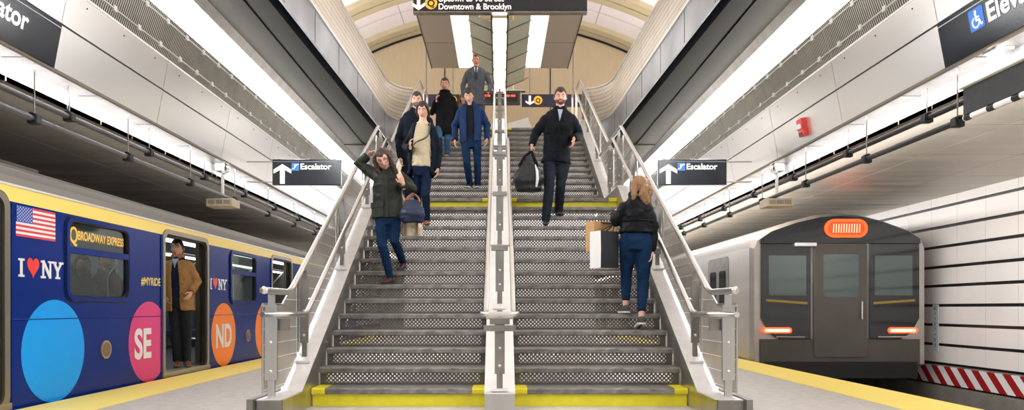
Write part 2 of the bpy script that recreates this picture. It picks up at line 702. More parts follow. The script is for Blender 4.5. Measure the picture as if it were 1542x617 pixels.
# ------------------------------------------------------------------ lighting canopies along both platform edges
sec = dict(A=(3.45, 3.635), B=(3.52, 3.53), C=(3.606, 3.3075), D=(3.634, 3.22), E=(3.655, 3.154), F=(3.764, 2.815), G=(3.826, 2.483), K=(3.9, 2.087))
YC = 40.0
for s, nm in ((-1, 'left'), (1, 'right')):
    def q(k, dx=0., dz=0.):
        x, z = sec[k]
        return (s * (x + dx), H + z + dz)
    cn = thing('lighting_canopy', 'long %s-hand steel canopy with a glowing light strip, slotted grille and brushed panels' % nm, 'light canopy', (s * 3.8, 0, H + 2.087))
    mb = MB(); mb.prof([q('A'), q('B'), q('B', .02, .01), q('A', .02)], YB, YC)
    mb.build('reflector_flange', steel, cn)
    mb = MB(); mb.prof([q('B', .004, -.006), q('C', .003, .006), q('C', .05, .02), q('B', .05, 0)], YB, YC)
    mb.build('light_diffuser', lamp_m, cn)
    mb = MB(); mb.prof([q('C', .012, -.004), q('C', .012, -.022), q('C', .05, -.022), q('C', .05, -.004)], YB, YC)
    mb.build('shadow_gap', black, cn)
    mb = MB(); mb.prof([q('C', .004, -.022), q('D'), q('D', .05), q('C', .05, -.02)], YB, YC)
    mb.build('lower_light_diffuser', lamp2_m, cn)
    y = 6.31 - 1.9 * 7
    while y < YC - 1.9:
        y0, y1 = y + .004, y + 1.896
        mb = MB()
        gx, gz = .02, .0
        mb.prof([q('D', .012, -.012), q('F', .012, .02), q('F', .05, .02), q('D', .05, 0)], y0, y1, 0)
        mb.prof([q('E', -.002, 0), q('E', -.002, .012), q('E', .014, .012), q('E', .014, 0)], y0, y1, 1)
        xm, zm = 3.764 - .3 * .09, 2.815 + .09
        mb.prof([(s * (xm - .002), H + zm), (s * (xm - .002), H + zm + .01), (s * (xm + .016), H + zm + .01), (s * (xm + .016), H + zm)], y0, y1, 1)
        for k in range(4):
            yy = y0 + .24 + .47 * k
            for (xx, zz) in ((3.655, 3.16), (xm, zm + .005)):
                mb.box(min(s * (xx - .006), s * (xx + .03)), max(s * (xx - .006), s * (xx + .03)), yy - .03, yy + .03, H + zz - .025, H + zz + .03, 1)
        mb.build('grille_panel', [grille_m, steel_white], cn)
        mb = MB(); mb.prof([q('F'), q('G', 0, .006), q('G', .03, .006), q('F', .03)], y0, y1, 0)
        mb.prof([q('F', -.004, -.012), q('F', -.004, .01), q('F', .03, .01), q('F', .03, -.012)], y0, y1, 1)
        for k in range(3):
            yy = y0 + .3 + .65 * k
            mb.ball((s * 3.777, yy, H + 2.74), .008, mi=2, n=6, k=4)
        mb.build('upper_cladding_panel', [panel_m, white, rubber], cn)
        mb = MB(); mb.prof([q('G', .001, -.012), q('K'), q('K', .03), q('G', .031, -.012)], y0, y1)
        mb.build('lower_cladding_panel', panel_m, cn)
        y += 1.9
    mb = MB()
    mb.prof([q('G', .012, .01), q('G', .012, -.016), q('G', .05, -.016), q('G', .05, .01)], YB, YC)
    mb.build('seam_strip', black, cn)
    mb = MB()
    mb.prof([q('K', -.006, -.012), q('K', -.002, .022), q('K', .0, .022), q('K', .03, -.012)], YB, YC)
    mb.build('bottom_rail', M('bronze_edge', (122, 112, 96), .45, .6), cn)
    mb = MB()
    mb.prof([(s * 3.9, H + 2.087), (s * 4.15, H + 2.087), (s * 4.15, H + 2.11), (s * 3.9, H + 2.11)], YB, YC, 0)
    y = 6.0 - 1.1 * 10
    while y < YC:
        mb.box(min(s * 3.91, s * 4.14), max(s * 3.91, s * 4.14), y - .006, y + .006, H + 2.0855, H + 2.09, 1)
        y += 1.1
    mb.build('underside_tray', [steel, rubber], cn)
    mb = MB()
    y = 4.5 - 1.22 * 9
    while y < YC - 1.5:
        mb.box(min(s * 4.15, s * 4.17), max(s * 4.15, s * 4.17), y, y + 1.212, H + 1.911, H + 2.087)
        y += 1.22
    mb.build('white_fascia_strip', M('white_fascia', (236, 234, 240), .5), cn)

    # conduits on hanger rods
    for xx, zz, first, nm2 in ((4.05, 1.80, 5.25, 'upper'), (3.96, 1.61, 4.6, 'lower')):
        dark = s > 0
        cd = thing('conduit_pipe', '%s %s conduit pipe hung on thin rods beside the %s canopy' % (nm2, 'dark' if dark else 'grey', nm), 'pipe', (s * xx, 0, H + zz), 'conduits hung along the canopies')
        mb = MB(); mb.tube([(s * xx, 6.2 if dark else YB, H + zz), (s * xx, YC, H + zz)], .027, 12)
        mb.build('pipe', M('conduit_dark', (62, 64, 68), .3, .8) if dark else M('conduit_grey', (120, 122, 126), .3, .9), cd, smooth=True)
        d = first
        if dark and d < 6.25:
            d = 6.25 if nm2 == 'lower' else 6.85
        while d < 26:
            mb = MB()
            mb.box(s * xx - .045, s * xx + .045, d - .035, d + .035, H + zz - .045, H + zz + .035)
            mb.box(s * xx - .02, s * xx + .02, d - .05, d + .05, H + zz + .033, H + zz + .05)
            c = mb.build('clamp', M('clamp_black', (28, 29, 31), .5), cd, bevel=.008)
            mb = MB(); mb.tube([(s * xx, d, H + zz + .04), (s * xx, d, H + 2.085)], .006, 6)
            mb.build('hanger_rod', steel_dark, cd)
            d += 1.55

    # small hanging boxes
    hb = thing('hanging_sensor_box', 'beige box on a white drop pole below the %s canopy' % nm, 'sensor box', (s * 4.0, 10.4, H + 1.58))
    mb = MB(); mb.box(s * 4.0 - .19, s * 4.0 + .19, 10.3, 10.6, H + 1.455, H + 1.57); 
    bx = mb.build('box_body', M('box_beige', (196, 184, 160), .5), hb, bevel=.01)
    mb = MB()
    for k in (-1, 0, 1):
        mb.box(s * 4.0 + k * .11 - .045, s * 4.0 + k * .11 + .045, 10.292, 10.302, H + 1.49, H + 1.545)
    mb.build('louvre', M('louvre_grey', (150, 140, 120), .5), bx)
    mb = MB(); mb.box(s * 4.005 - .014, s * 4.005 + .014, 10.42, 10.47, H + 1.57, H + 2.0)
    mb.build('drop_pole', white, hb)
    mb = MB(); mb.box(min(s * 3.945, s * 4.09), max(s * 3.945, s * 4.09), 10.36, 10.54, H + 1.97, H + 2.085); mb.box(min(s * 3.945, s * 3.98), max(s * 3.945, s * 3.98), 10.33, 10.44, H + 1.93, H + 2.08)
    mb.build('mounting_block', white, hb, bevel=.012)

    # hanging Escalator sign (both read the same way, towards the viewer)
    x0 = -3.463 if s < 0 else 2.412
    sg = thing('hanging_sign', 'black Escalator sign with a white up arrow, hanging beside the %s handrail' % nm, 'sign', (x0 + .52, 11.0, H + 1.88), 'escalator signs')
    z0, z1 = H + 1.88, H + 2.268
    mb = MB(); mb.box(x0, x0 + 1.045, 11.0, 11.08, z0, z1)
    mb.build('sign_panel', black_gloss, sg, bevel=.006)
    mb = MB(); mb.box(x0, x0 + 1.045, 10.996, 11.0, z1 - .042, z1 - .032); mb.build('line', M('sign_line', (120, 126, 134), .4), sg)
    U, V, W = (1, 0, 0), (0, 0, 1), (0, -1, 0)
    mb = MB(); mb.plate((x0 + .155, 11.0, z0 + .165), U, V, W, [(a * .52, b * .30) for a, b in ARROW_UP], 0, .004)
    mb.build('arrow', sign_white, sg)
    mb = MB(); mb.plate((x0 + .295, 11.0, z0 + .215), U, V, W, rrect(0, .115, 0, .115, .01), 0, .004, 0)
    ic = [(0.01, .02), (.035, .02), (.085, .085), (.108, .085), (.108, .1), (.078, .1), (.03, .036), (.01, .036)]
    mb.plate((x0 + .295, 11.0, z0 + .215), U, V, W, ic, .004, .007, 1)
    mb.disc((x0 + .295 + .05, 11.0, z0 + .215 + .088), U, V, W, .011, .004, .007, 1, 10)
    mb.plate((x0 + .295, 11.0, z0 + .215), U, V, W, [(.042, .05), (.058, .066), (.058, .082), (.042, .082)], .004, .007, 1)
    mb.build('escalator_symbol', [sign_blue, sign_white], sg)
    mb = MB(); text(mb, 'Escalator', .092, (x0 + .425, 11.0, z0 + .235), U, V, W, bold=.035, sx=1.02)
    mb.build('lettering', sign_white, sg)
    mb = MB()
    xa, xb = (x0 - .40, x0 + .02) if s < 0 else (x0 + 1.025, x0 + 1.44)
    for z in (z1 - .03, z0 + .05):
        mb.tube([(xa, 11.04, z), (xb, 11.04, z)], .009, 8)
    mb.tube([(x0 + .1, 11.04, z1 - .01), (x0 + .1, 11.04, z1 + .012)], .02, 8)
    mb.build('bracket_rod', steel, sg)

    # Elevator sign set flat on the lower row of panels
    kx, kz = -.187 * s, 1.0
    ln = math.hypot(kx, kz); vv = Vector((kx / ln, 0, kz / ln)); uu = Vector((0, -s, 0)) if s > 0 else Vector((0, 1, 0)); ww = uu.cross(vv)
    o = Vector((s * 3.9, 6.31, H + 2.087)) + vv * .012 + ww * .002
    L = 1.75
    if s < 0:
        o = o - uu * L
    es = thing('wall_sign', 'black Elevator sign set into the %s canopy panels' % nm, 'sign', tuple(o), 'elevator signs')
    mb = MB(); mb.plate(o, uu, vv, ww, [(0, 0), (L, 0), (L, .385), (0, .385)], 0, .006)
    mb.build('sign_panel', black_gloss, es)
    mb = MB(); mb.plate(o, uu, vv, ww, [(0, .348), (L, .348), (L, .356), (0, .356)], .006, .008); mb.build('line', M('sign_line2', (190, 194, 200), .4), es)
    e0 = .40 if s > 0 else .42
    mb = MB(); mb.plate(o + uu * e0 + vv * .155, uu, vv, ww, rrect(0, .17, 0, .17, .012), .006, .010, 0)
    c = o + uu * (e0 + .085) + vv * .155
    mb.disc(c + vv * .142, uu, vv, ww, .012, .01, .013, 1, 12)
    po = [(-.04 + .046 * math.cos(a), .06 + .046 * math.sin(a)) for a in [math.radians(t) for t in range(110, 371, 20)]]
    pi = [(-.04 + .034 * math.cos(a), .06 + .034 * math.sin(a)) for a in [math.radians(t) for t in range(110, 371, 20)]]
    mb.plate(c, uu, vv, ww, [(a + .03, b) for a, b in po] + [(a + .03, b) for a, b in pi[::-1]], .01, .013, 1)
    mb.plate(c, uu, vv, ww, [(-.012, .13), (.008, .13), (.008, .1), (.038, .1), (.038, .088), (.008, .088), (.008, .078), (.036, .078), (.052, .035), (.065, .04), (.068, .03), (.046, .02), (.028, .064), (-.008, .064)], .01, .013, 1)
    mb.build('wheelchair_symbol', [sign_blue, sign_white], es)
    mb = MB(); text(mb, 'Elevator', .155, o + uu * (e0 + .2) + vv * .165, uu, vv, ww, bold=.035, depth=.009)
    mb.build('lettering', sign_white, es)

# red fire strobe on the right canopy
st = thing('fire_strobe', 'red fire alarm strobe with a white lens on the right canopy panels', 'alarm', (3.85, 9.15, H + 2.2))
vv = Vector((-.187, 0, 1)).normalized(); uu = Vector((0, -1, 0)); ww = uu.cross(vv)
o = Vector((3.9, 9.15, H + 2.087)) + vv * .21 + ww * .002
mb = MB(); mb.plate(o, uu, vv, ww, rrect(-.075, .075, -.11, .11, .012), 0, .06)
sb = mb.build('housing', M('alarm_red', (214, 44, 34), .35), st, bevel=.006)
mb = MB(); mb.plate(o, uu, vv, ww, rrect(-.055, .055, -.02, .045, .012), .06, .10)
mb.build('strobe_lens', M('lens_white', (240, 240, 240), .15), st, bevel=.01)
mb = MB(); mb.plate(o, uu, vv, ww, rrect(-.045, .045, -.1, -.06, .008), .06, .066); mb.build('sounder_grille', M('alarm_dark', (70, 30, 26), .5), st)

# black edge-board under the right canopy, with its striped tube and white hanger
eb = thing('platform_edge_board', 'black board with a white top channel and black and white striped tube, upper right', 'board', (4.0, 5.5, H + 1.61))
mb = MB(); mb.box(3.94, 4.06, 3.2, 6.14, H + 1.64, H + 1.86); mb.build('board', M('board_black', (40, 43, 46), .55, var=.3, vscale=8), eb)
mb = MB(); mb.box(3.90, 4.08, 3.2, 6.16, H + 1.86, H + 1.93); mb.build('top_channel', white, eb, bevel=.006)
mb = MB()
y = 3.2
k = 0
while y < 6.14:
    l = min(.2 if k % 2 else .085, 6.145 - y)
    mb.tube([(3.96, y, H + 1.615), (3.96, y + l, H + 1.615)], .026, 12, k % 2)
    y += l; k += 1
mb.build('striped_tube', [black, white], eb)
mb = MB(); mb.box(3.95, 4.04, 5.78, 5.86, H + 1.93, H + 2.085); mb.box(3.94, 4.09, 5.74, 5.9, H + 2.06, H + 2.085); mb.build('hanger', white, eb)

# track-side survey marker
mk = thing('wall_marker', 'narrow white number strip fixed upright on the track wall', 'marker', (7.59, 12.6, .3))
mb = MB(); mb.box(7.585, 7.598, 12.50, 12.66, .14, .95); mb.build('strip', M('marker_white', (206, 208, 210), .5), mk)
mb = MB()
for k, ch in enumerate(['62', '1', '1', '6', '7', '+', '0', '0']):
    text(mb, ch, .062, (7.585, 12.58, .86 - k * .092), (0, -1, 0), (0, 0, 1), (-1, 0, 0), align='CENTER', depth=.003)
mb.build('numbers', rubber, mk)

# ------------------------------------------------------------------ mezzanine fittings
U, V, W = Vector((1, 0, 0)), Vector((0, 0, 1)), Vector((0, -1, 0))
ms = thing('overhead_sign', 'large black overhead sign to Uptown and Downtown above the stair top', 'sign', (0, 15.1, H + 6.2))
z0 = H + 6.2
mb = MB(); mb.box(-1.81, 1.83, 15.1, 15.24, z0, z0 + .62); mb.build('sign_panel', black_gloss, ms, bevel=.01)
mb = MB(); mb.box(-1.81, 1.83, 15.09, 15.25, z0 - .02, z0); mb.build('bottom_edge', steel_dark, ms)
def q_badge(o, r, parent, size, wdir=W):
    mb = MB(); mb.disc(o, U, V, wdir, r, 0, .006, 0); 
    text(mb, 'Q', size, Vector(o) - V * size * .5, U, V, wdir, 1, .05, 'CENTER', .009)
    return mb.build('route_badge', [q_yellow, M('badge_black', (20, 20, 22), .5)], parent)
ar = [(-a, -b) for a, b in ARROW_UP]
mb = MB(); mb.plate((-1.695, 15.1, z0 + .19), U, V, W, [(a * .5, b * .33) for a, b in ar], 0, .006); mb.build('arrow', sign_white, ms)
q_badge((-1.435, 15.1, z0 + .175), .128, ms, .14)
mb = MB()
text(mb, 'Uptown to 96 Street', .125, (-1.285, 15.1, z0 + .21), U, V, W, bold=.03, sx=.94)
text(mb, 'Downtown & Brooklyn', .125, (-1.285, 15.1, z0 + .045), U, V, W, bold=.03, sx=.94)
mb.build('lettering', sign_white, ms)

cf = thing('ceiling_light_trough', 'suspended grey ceiling trough with white light panels and a row of central lamps', 'ceiling light', (0, 16.9, H + 6.2))
zt = H + 6.22
zc = zt - .16
for s in (-1, 1):
    for k, (ya, yb) in enumerate(((15.27, 16.92), (16.95, 18.73))):
        mb = MB(); mb.box(min(s * 1.06, s * 1.75), max(s * 1.06, s * 1.75), ya, yb, zt, zt + .12)
        mb.build('metal_panel', M('trough_grey', (172, 164, 152), .35, .6), cf)
    ys = [15.27, 16.0, 16.9, 17.85, 18.73]
    for k in range(4):
        mb = MB(); mb.box(min(s * .67, s * 1.05), max(s * .67, s * 1.05), ys[k] + .01, ys[k + 1] - (.03 if k == 1 else .01), zt + .005, zt + .1)
        mb.build('light_panel', mezz_panel_m, cf)
    yg = [15.27, 15.75, 16.65, 17.65, 18.73, 19.8]
    for k in range(5):
        mb = MB()
        zo, zi = zt, zc
        a, b = s * .66, s * .19
        y0, y1 = yg[k] + .012, yg[k + 1] - .012
        vs = [(a, y0, zo), (b, y0 + .0, zi), (b, y1, zi), (a, y1, zo)]
        vs += [(x, y, z + .012) for x, y, z in vs]
        mb.add(vs, [(0, 1, 2, 3), (7, 6, 5, 4), (0, 4, 5, 1), (1, 5, 6, 2), (2, 6, 7, 3), (3, 7, 4, 0)])
        mb.build('glass_panel', M('grey_glass', (188, 194, 178), .1, .3), cf)
        mb = MB()
        vs = [(s * .78, yg[k + 1] - .16, zo + .03), (b, yg[k + 1] - .02, zi - .02), (b, yg[k + 1] + .02, zi - .02)]
        vs += [(x, y, z + .04) for x, y, z in vs]
        mb.add(vs, [(0, 1, 2), (5, 4, 3), (0, 3, 4, 1), (1, 4, 5, 2), (2, 5, 3, 0)])
        mb.build('fin', steel_dark, cf)
    mb = MB(); mb.box(min(s * .155, s * .19), max(s * .155, s * .19), 15.27, 20.0, zc - .03, zc + .2); mb.build('channel', M('trough_dark', (66, 64, 60), .4, .4), cf)
    mb = MB(); mb.box(min(s * 1.75, s * 1.77), max(s * 1.75, s * 1.77), 15.27, 18.75, zt - .01, zt + .3); mb.build('side_edge', black, cf)
for k, (ya, yb) in enumerate(((15.27, 15.95), (16.10, 17.22), (17.38, 18.42), (18.60, 19.45), (19.65, 20.4))):
    pts = [(-.145, ya), (.145, ya)] + [(.145 * math.cos(a), yb - .28 + .28 * math.sin(a)) for a in [PI * i / 12 for i in range(0, 13)]]
    mb = MB(); mb.plate((0, 0, zc), (1, 0, 0), (0, 1, 0), (0, 0, 1), pts, -.02, .06)
    mb.build('lamp', mezz_lamp_m, cf)
mb = MB()
for y in (15.8, 18.0):
    for x in (-1.2, 1.2):
        mb.tube([(x, y, zt + .1), (x, y, CZ + math.sqrt(R * R - x * x) + .02)], .02, 8)
mb.build('suspension_rod', steel_dark, cf)

# far signs over the mezzanine
fs = thing('far_sign', 'small black sign with a down arrow and round Q badge at the far end', 'sign', (1.2, 21.6, 7.2))
zf = P(0, 160, 21.6).z
mb = MB(); mb.box(.66, 2.45, 21.6, 21.7, zf, zf + .36); mb.build('sign_panel', M('far_sign_navy', (34, 34, 56), .3), fs)
mb = MB(); mb.plate((.90, 21.6, zf + .18), U, V, W, [(a * .5, b * .28) for a, b in ar], 0, .006); mb.build('arrow', sign_white, fs)
q_badge((1.145, 21.6, zf + .18), .13, fs, .13)
mb = MB(); mb.tube([(.9, 21.65, zf + .36), (.9, 21.65, 10.6)], .02, 8); mb.tube([(2.2, 21.65, zf + .36), (2.2, 21.65, 10.6)], .02, 8); mb.build('suspension_rod', steel_dark, fs)
f2 = thing('far_sign', 'small black sign with a round Q badge behind the people at the far left', 'sign', (-2, 21.6, 7.2))
mb = MB(); mb.box(-2.45, -1.2, 21.6, 21.7, zf, zf + .36); mb.build('sign_panel', M('far_sign_navy', (34, 34, 56), .3), f2)
q_badge((-1.36 - .05, 21.6, zf + .18), .13, f2, .13)
mb = MB(); mb.tube([(-2.2, 21.65, zf + .36), (-2.2, 21.65, 10.6)], .02, 8); mb.tube([(-1.4, 21.65, zf + .36), (-1.4, 21.65, 10.6)], .02, 8); mb.build('suspension_rod', steel_dark, f2)
cl = thing('countdown_clock', 'dark countdown display with red text hanging behind the centre railing', 'display', (0, 21.3, 7.2))
mb = MB(); mb.box(-1.13, .60, 21.3, 21.45, zf - .02, zf + .36); mb.build('casing', M('clock_dark', (42, 44, 46), .4), cl, bevel=.01)
mb = MB(); mb.box(-1.05, -.2, 21.29, 21.3, zf + .05, zf + .30); mb.box(.15, .52, 21.29, 21.3, zf + .05, zf + .30); mb.build('screen', M('clock_screen', (14, 18, 16), .2), cl)
mb = MB()
led = M('led_red', (255, 70, 50), .5, emit=1.5)
for a, b in ((-.62, -.47), (-.44, -.28), (.16, .3), (.33, .46)):
    mb.box(a, b, 21.284, 21.29, zf + .2, zf + .25)
mb.build('red_text', led, cl)
mb = MB(); mb.box(-1.13, .75, 21.28, 21.48, zf + .37, zf + .41); mb.tube([(-.6, 21.4, zf + .4), (-.6, 21.4, 10.75)], .02, 8); mb.tube([(.4, 21.4, zf + .4), (.4, 21.4, 10.75)], .02, 8); mb.build('hanger', steel, cl)
for s in (-1, 1):
    gp = thing('glass_balustrade', 'slanted white and glass balustrade piece at the far end, %s of the centre railing' % ('left' if s < 0 else 'right'), 'balustrade', (s * .6, 19, 4.785))
    pts = [(s * .14, 5.35), (s * .86, 5.6), (s * .74, 5.9), (s * .14, 5.72)]
    mb = MB(); mb.prof(pts, 19.0, 19.12); mb.build('glass_pane', M('grey_glass2', (196, 196, 190), .2), gp)
    mb = MB(); mb.prof([(s * .14, 5.27), (s * .9, 5.53), (s * .86, 5.62), (s * .14, 5.37)], 18.98, 19.14); mb.build('base_rail', steel_white, gp)
    mb = MB(); mb.box(min(s * .2, s * .28), max(s * .2, s * .28), 19.02, 19.1, 4.785, 5.35); mb.box(min(s * .7, s * .78), max(s * .7, s * .78), 19.02, 19.1, 4.785, 5.56); mb.build('foot', steel_dark, gp)
# ------------------------------------------------------------------ the stairs
RI, TR, D0, DL = .165, .28, 6.5, 11.96
ZL = 15 * RI
X0, X1 = .128, 1.692
sc = thing('staircase', 'wide grey metal staircase with perforated risers and yellow marked end steps', 'stairs', (0, 6.5, 0))


def step_mesh(w, depth, yellow):
    mb = MB()
    # nosing: rounded front edge, then tread
    prof = [(0, -.055), (-.006, -.045), (-.008, -.012), (.004, 0), (depth + .035, 0), (depth + .035, -.02), (.03, -.02), (.03, -.055)]
    if yellow:
        e = .12
        mb.side(prof, -w / 2 + e, w / 2 - e, 0)
        mb.side(prof, -w / 2, -w / 2 + e, 1); mb.side(prof, w / 2 - e, w / 2, 1)
    else:
        mb.side(prof, -w / 2, w / 2, 0)
    return mb.mesh('step', [tread_m, yellow_paint])


def riser_mesh(w, yellow):
    mb = MB()
    if yellow:
        mb.add([(-w / 2, 0, 0), (w / 2, 0, 0), (w / 2, 0, RI - .02), (-w / 2, 0, RI - .02)], [(0, 1, 2, 3)])
        return mb.mesh('riser', yellow_paint)
    mb.add([(-w / 2, 0, 0), (w / 2, 0, 0), (w / 2, 0, RI - .02), (-w / 2, 0, RI - .02)], [(0, 1, 2, 3)])
    return mb.mesh('riser', perf_m)


W2 = X1 - X0
sm, smy = step_mesh(W2, TR, False), step_mesh(W2, TR, True)
rm, rmy = riser_mesh(W2, False), riser_mesh(W2, True)
dust = None
for n in range(1, 30):
    if n <= 15:
        d, z = D0 + TR * (n - 1), RI * n
    else:
        d, z = DL + TR * (n - 16), RI * n
    yel = n in (1, 15, 29)
    for s in (-1, 1):
        o = bpy.data.objects.new('step', smy if yel else sm)
        COL.objects.link(o)
        o.parent = sc
        o.location = Vector((s * (X0 + X1) / 2, d, z)) - sc.location
        r = bpy.data.objects.new('riser', rmy if yel or n == 16 else rm)
        COL.objects.link(r)
        r.parent = o
        r.location = (0, .03, -RI)
        if yel or n == 16:
            r['label'] = 'yellow painted riser'
mb = MB()
for s in (-1, 1):
    mb.box(min(s * X0, s * X1), max(s * X0, s * X1), D0 + 14 * TR + .3, DL + .04, ZL - .02, ZL)
mb.build('landing', tread_m, sc)


def curb(d, off=.17):
    a = .165 + RI / TR * (d - D0) + off
    if d < 10.42:
        return max(a, .165) if d > 6.0 else .165
    b = 2.64 + RI / TR * (d - DL) + off
    return min(max(ZL + .17, b), 4.785 + .17)


def curb_profile(d0, d1):
    ds = sorted(set([d0, 6.2, 10.42, 11.68, 15.6, d1] + [x for x in (7, 8, 9, 10, 12, 13, 14, 15) if d0 < x < d1]))
    return [(d, curb(d)) for d in ds if d0 <= d <= d1]


cap_lit_m = steel_white  # brushed steel caps painted brighter; the light they reflect is in the colour
def stringer(xa, xb, d0):
    top = curb_profile(d0, 15.62)
    low = [(15.62, 4.35), (12.0, ZL - .32), (10.42, ZL - .32), (6.9, .0), (d0, .0)]
    mb = MB(); mb.side(top + low, xa, xb)
    o = mb.build('stringer', steel, sc)
    mb = MB()
    t2 = [(d, z + .012) for d, z in top]
    mb.side(t2 + [(d, z - .0) for d, z in top[::-1]], xa - .006, xb + .006)
    k = mb.build('cap_plate', cap_lit_m, o)
    return o
stringer(-1.88, -1.70, 5.58)
stringer(1.70, 1.88, 5.58)
stringer(-.125, .125, 6.05)
for s in (-1, 1):
    mb = MB()
    mb.box(min(s * 1.88, s * 1.93), max(s * 1.88, s * 1.93), 5.5, 6.3, 0, .19)
    mb.box(min(s * 1.68, s * 1.88), max(s * 1.68, s * 1.88), 5.56, 5.6, 0, .175)
    mb.build('end_plate', steel_dark, sc, bevel=.004)

# ------------------------------------------------------------------ railings
def outer_z(d):
    if d < 6.16: return 1.02
    if d < 10.66: return 1.02 + (d - 6.16) * (3.57 - 1.02) / 4.5
    if d < 11.85: return 3.58
    if d < 16.2: return 3.59 + (d - 11.85) * (6.0 - 3.59) / 4.35
    return 6.0


def fillet(pts, r=.05, n=5):
    pts = [Vector(p) for p in pts]
    out = [pts[0]]
    for a, b, c in zip(pts, pts[1:], pts[2:]):
        u, v = (a - b), (c - b)
        k = min(r, u.length * .45, v.length * .45)
        p, q = b + u.normalized() * k, b + v.normalized() * k
        for i in range(n + 1):
            t = i / n
            out.append(p * (1 - t) ** 2 + b * 2 * t * (1 - t) + q * t * t)
    return out + [pts[-1]]


def post(x, d, z0, z1, parent, w=.075, cap=False, foot=True):
    mb = MB()
    z0 += .020
    mb.box(x - w / 2, x + w / 2, d - .012, d + .012, z0 + .13, z1)
    mb.box(x - w * .3, x + w * .3, d - .008, d + .018, z0, z0 + .15)
    mb.box(x - w * .28, x + w * .28, d + .0, d + .02, z1 - .05, z1 + .09)
    if cap:
        mb.box(x - w, x + w, d - .03, d + .03, z1 - .03, z1 + .02)
    o = mb.build('post', steel_dark if foot else steel, parent, bevel=.003)
    mb = MB()
    for z in (z0 + .2, z0 + (z1 - z0) * .6):
        mb = MB()
        mb.ball((x, d - .014, z), .013, .009, .013, n=10, k=6)
        mb.build('bolt', chrome, o, smooth=True)
    if foot:
        mb = MB(); mb.side([(d - .07, curb(d - .07) + .020), (d + .05, curb(d + .05) + .020), (d + .05, curb(d + .05) + .040), (d - .07, curb(d - .07) + .040)], x - .07, x + .07)
        mb.build('base_plate', steel_white, o, bevel=.003)
    return o


POSTS = [6.62, 8.2, 9.75, 10.85, 11.75, 13.3, 14.7, 15.5]
for s, nm in ((-1, 'left'), (1, 'right')):
    rl = thing('stair_railing', 'tall stainless railing with wire mesh panels on the %s side of the stairs' % nm, 'railing', (s * 1.79, 5.65, 0))
    X = s * 1.79
    mb = MB(); mb.tube(fillet([(X, 5.50, 1.02), (X, 6.16, 1.02), (X, 10.66, 3.57), (X, 11.85, 3.59), (X, 16.2, 6.0), (X, 16.9, 6.0), (X, 16.9, 4.8)], .09), .026, 14)
    mb.ball((X, 5.49, 1.02), .030, .012, .030)
    mb.build('guard_rail', chrome, rl, smooth=True)
    x = s * 1.66
    mb = MB(); mb.tube(fillet([(s * 1.80, 5.48, .835), (s * 1.78, 5.58, .835), (x, 5.72, .835), (x, 6.19, .835), (x, 10.6, 3.37), (x, 11.94, 3.40), (x, 15.98, 5.74), (x, 16.5, 5.74), (x, 16.5, 5.1), (x, 16.62, 5.0)], .07), .022, 14)
    hr = mb.build('handrail', chrome, rl, smooth=True)
    for d in POSTS:
        zz = outer_z(d) - .215
        mb = MB(); mb.tube([(x, d, zz - .03), (x + s * .03, d, zz - .09), (X - s * .03, d, zz - .1)], .01, 8); mb.build('bracket', steel, hr)
    p = post(X, 5.66, .17, .90, rl, w=.098, foot=False)
    mb = MB(); mb.box(X - .062, X + .062, 5.6, 5.72, .895, .912); mb.build('post_cap', steel, p)
    mb = MB(); mb.box(X - s * .16 - .035, X - s * .16 + .035, 5.74, 5.76, .68, .83) if False else mb.box(min(X - s * .13, X - s * .04), max(X - s * .13, X - s * .04), 5.70, 5.72, .71, .80); mb.build('bracket_plate', steel_dark, p)
    for d in POSTS:
        post(X, d, curb(d) + .012, outer_z(d) - .14, rl)
    # mesh panels bay by bay on the outside of the posts
    bays = [5.62] + POSTS + [16.15]
    xm = s * 1.855
    for a, b in zip(bays, bays[1:]):
        a2, b2 = a + .03, b - .03
        ds = sorted(set([a2, b2] + [k for k in (6.16, 6.2, 10.42, 10.66, 11.68, 11.85, 15.6) if a2 < k < b2]))
        lo = [(d, curb(d) + .06) for d in ds]
        hi = [(d, outer_z(d) - .10) for d in ds]
        mb = MB()
        mb.sheet([(xm, d, z) for d, z in lo], [(xm, d, z) for d, z in hi], 0)
        mp = mb.build('mesh_panel', mesh_m, rl)
        mb = MB()
        def rod(p0, p1, r=.0075, mi=0):
            mb.tube([(xm, *p0), (xm, *p1)], r, 6, mi)
        for q0, q1 in list(zip(lo, lo[1:])) + list(zip(hi, hi[1:])) + [(lo[0], hi[0]), (lo[-1], hi[-1])]:
            rod(q0, q1)
        mb.build('panel_frame', steel, mp)
        mb = MB()
        z = math.ceil(min(p[1] for p in lo) / .12) * .12
        zmax = max(p[1] for p in hi)
        def interp(pl, d):
            for (d0, z0), (d1, z1) in zip(pl, pl[1:]):
                if d0 <= d <= d1: return z0 + (z1 - z0) * (d - d0) / (d1 - d0)
            return pl[-1][1]
        while z < zmax:
            N = 60
            ins = [a2 + (b2 - a2) * i / N for i in range(N + 1) if interp(lo, a2 + (b2 - a2) * i / N) <= z <= interp(hi, a2 + (b2 - a2) * i / N)]
            if len(ins) > 2:
                mb.tube([(xm - s * .006, ins[0], z), (xm - s * .006, ins[-1], z)], .004, 5)
            z += .12
        mb.build('cross_wire', steel_white, mp)

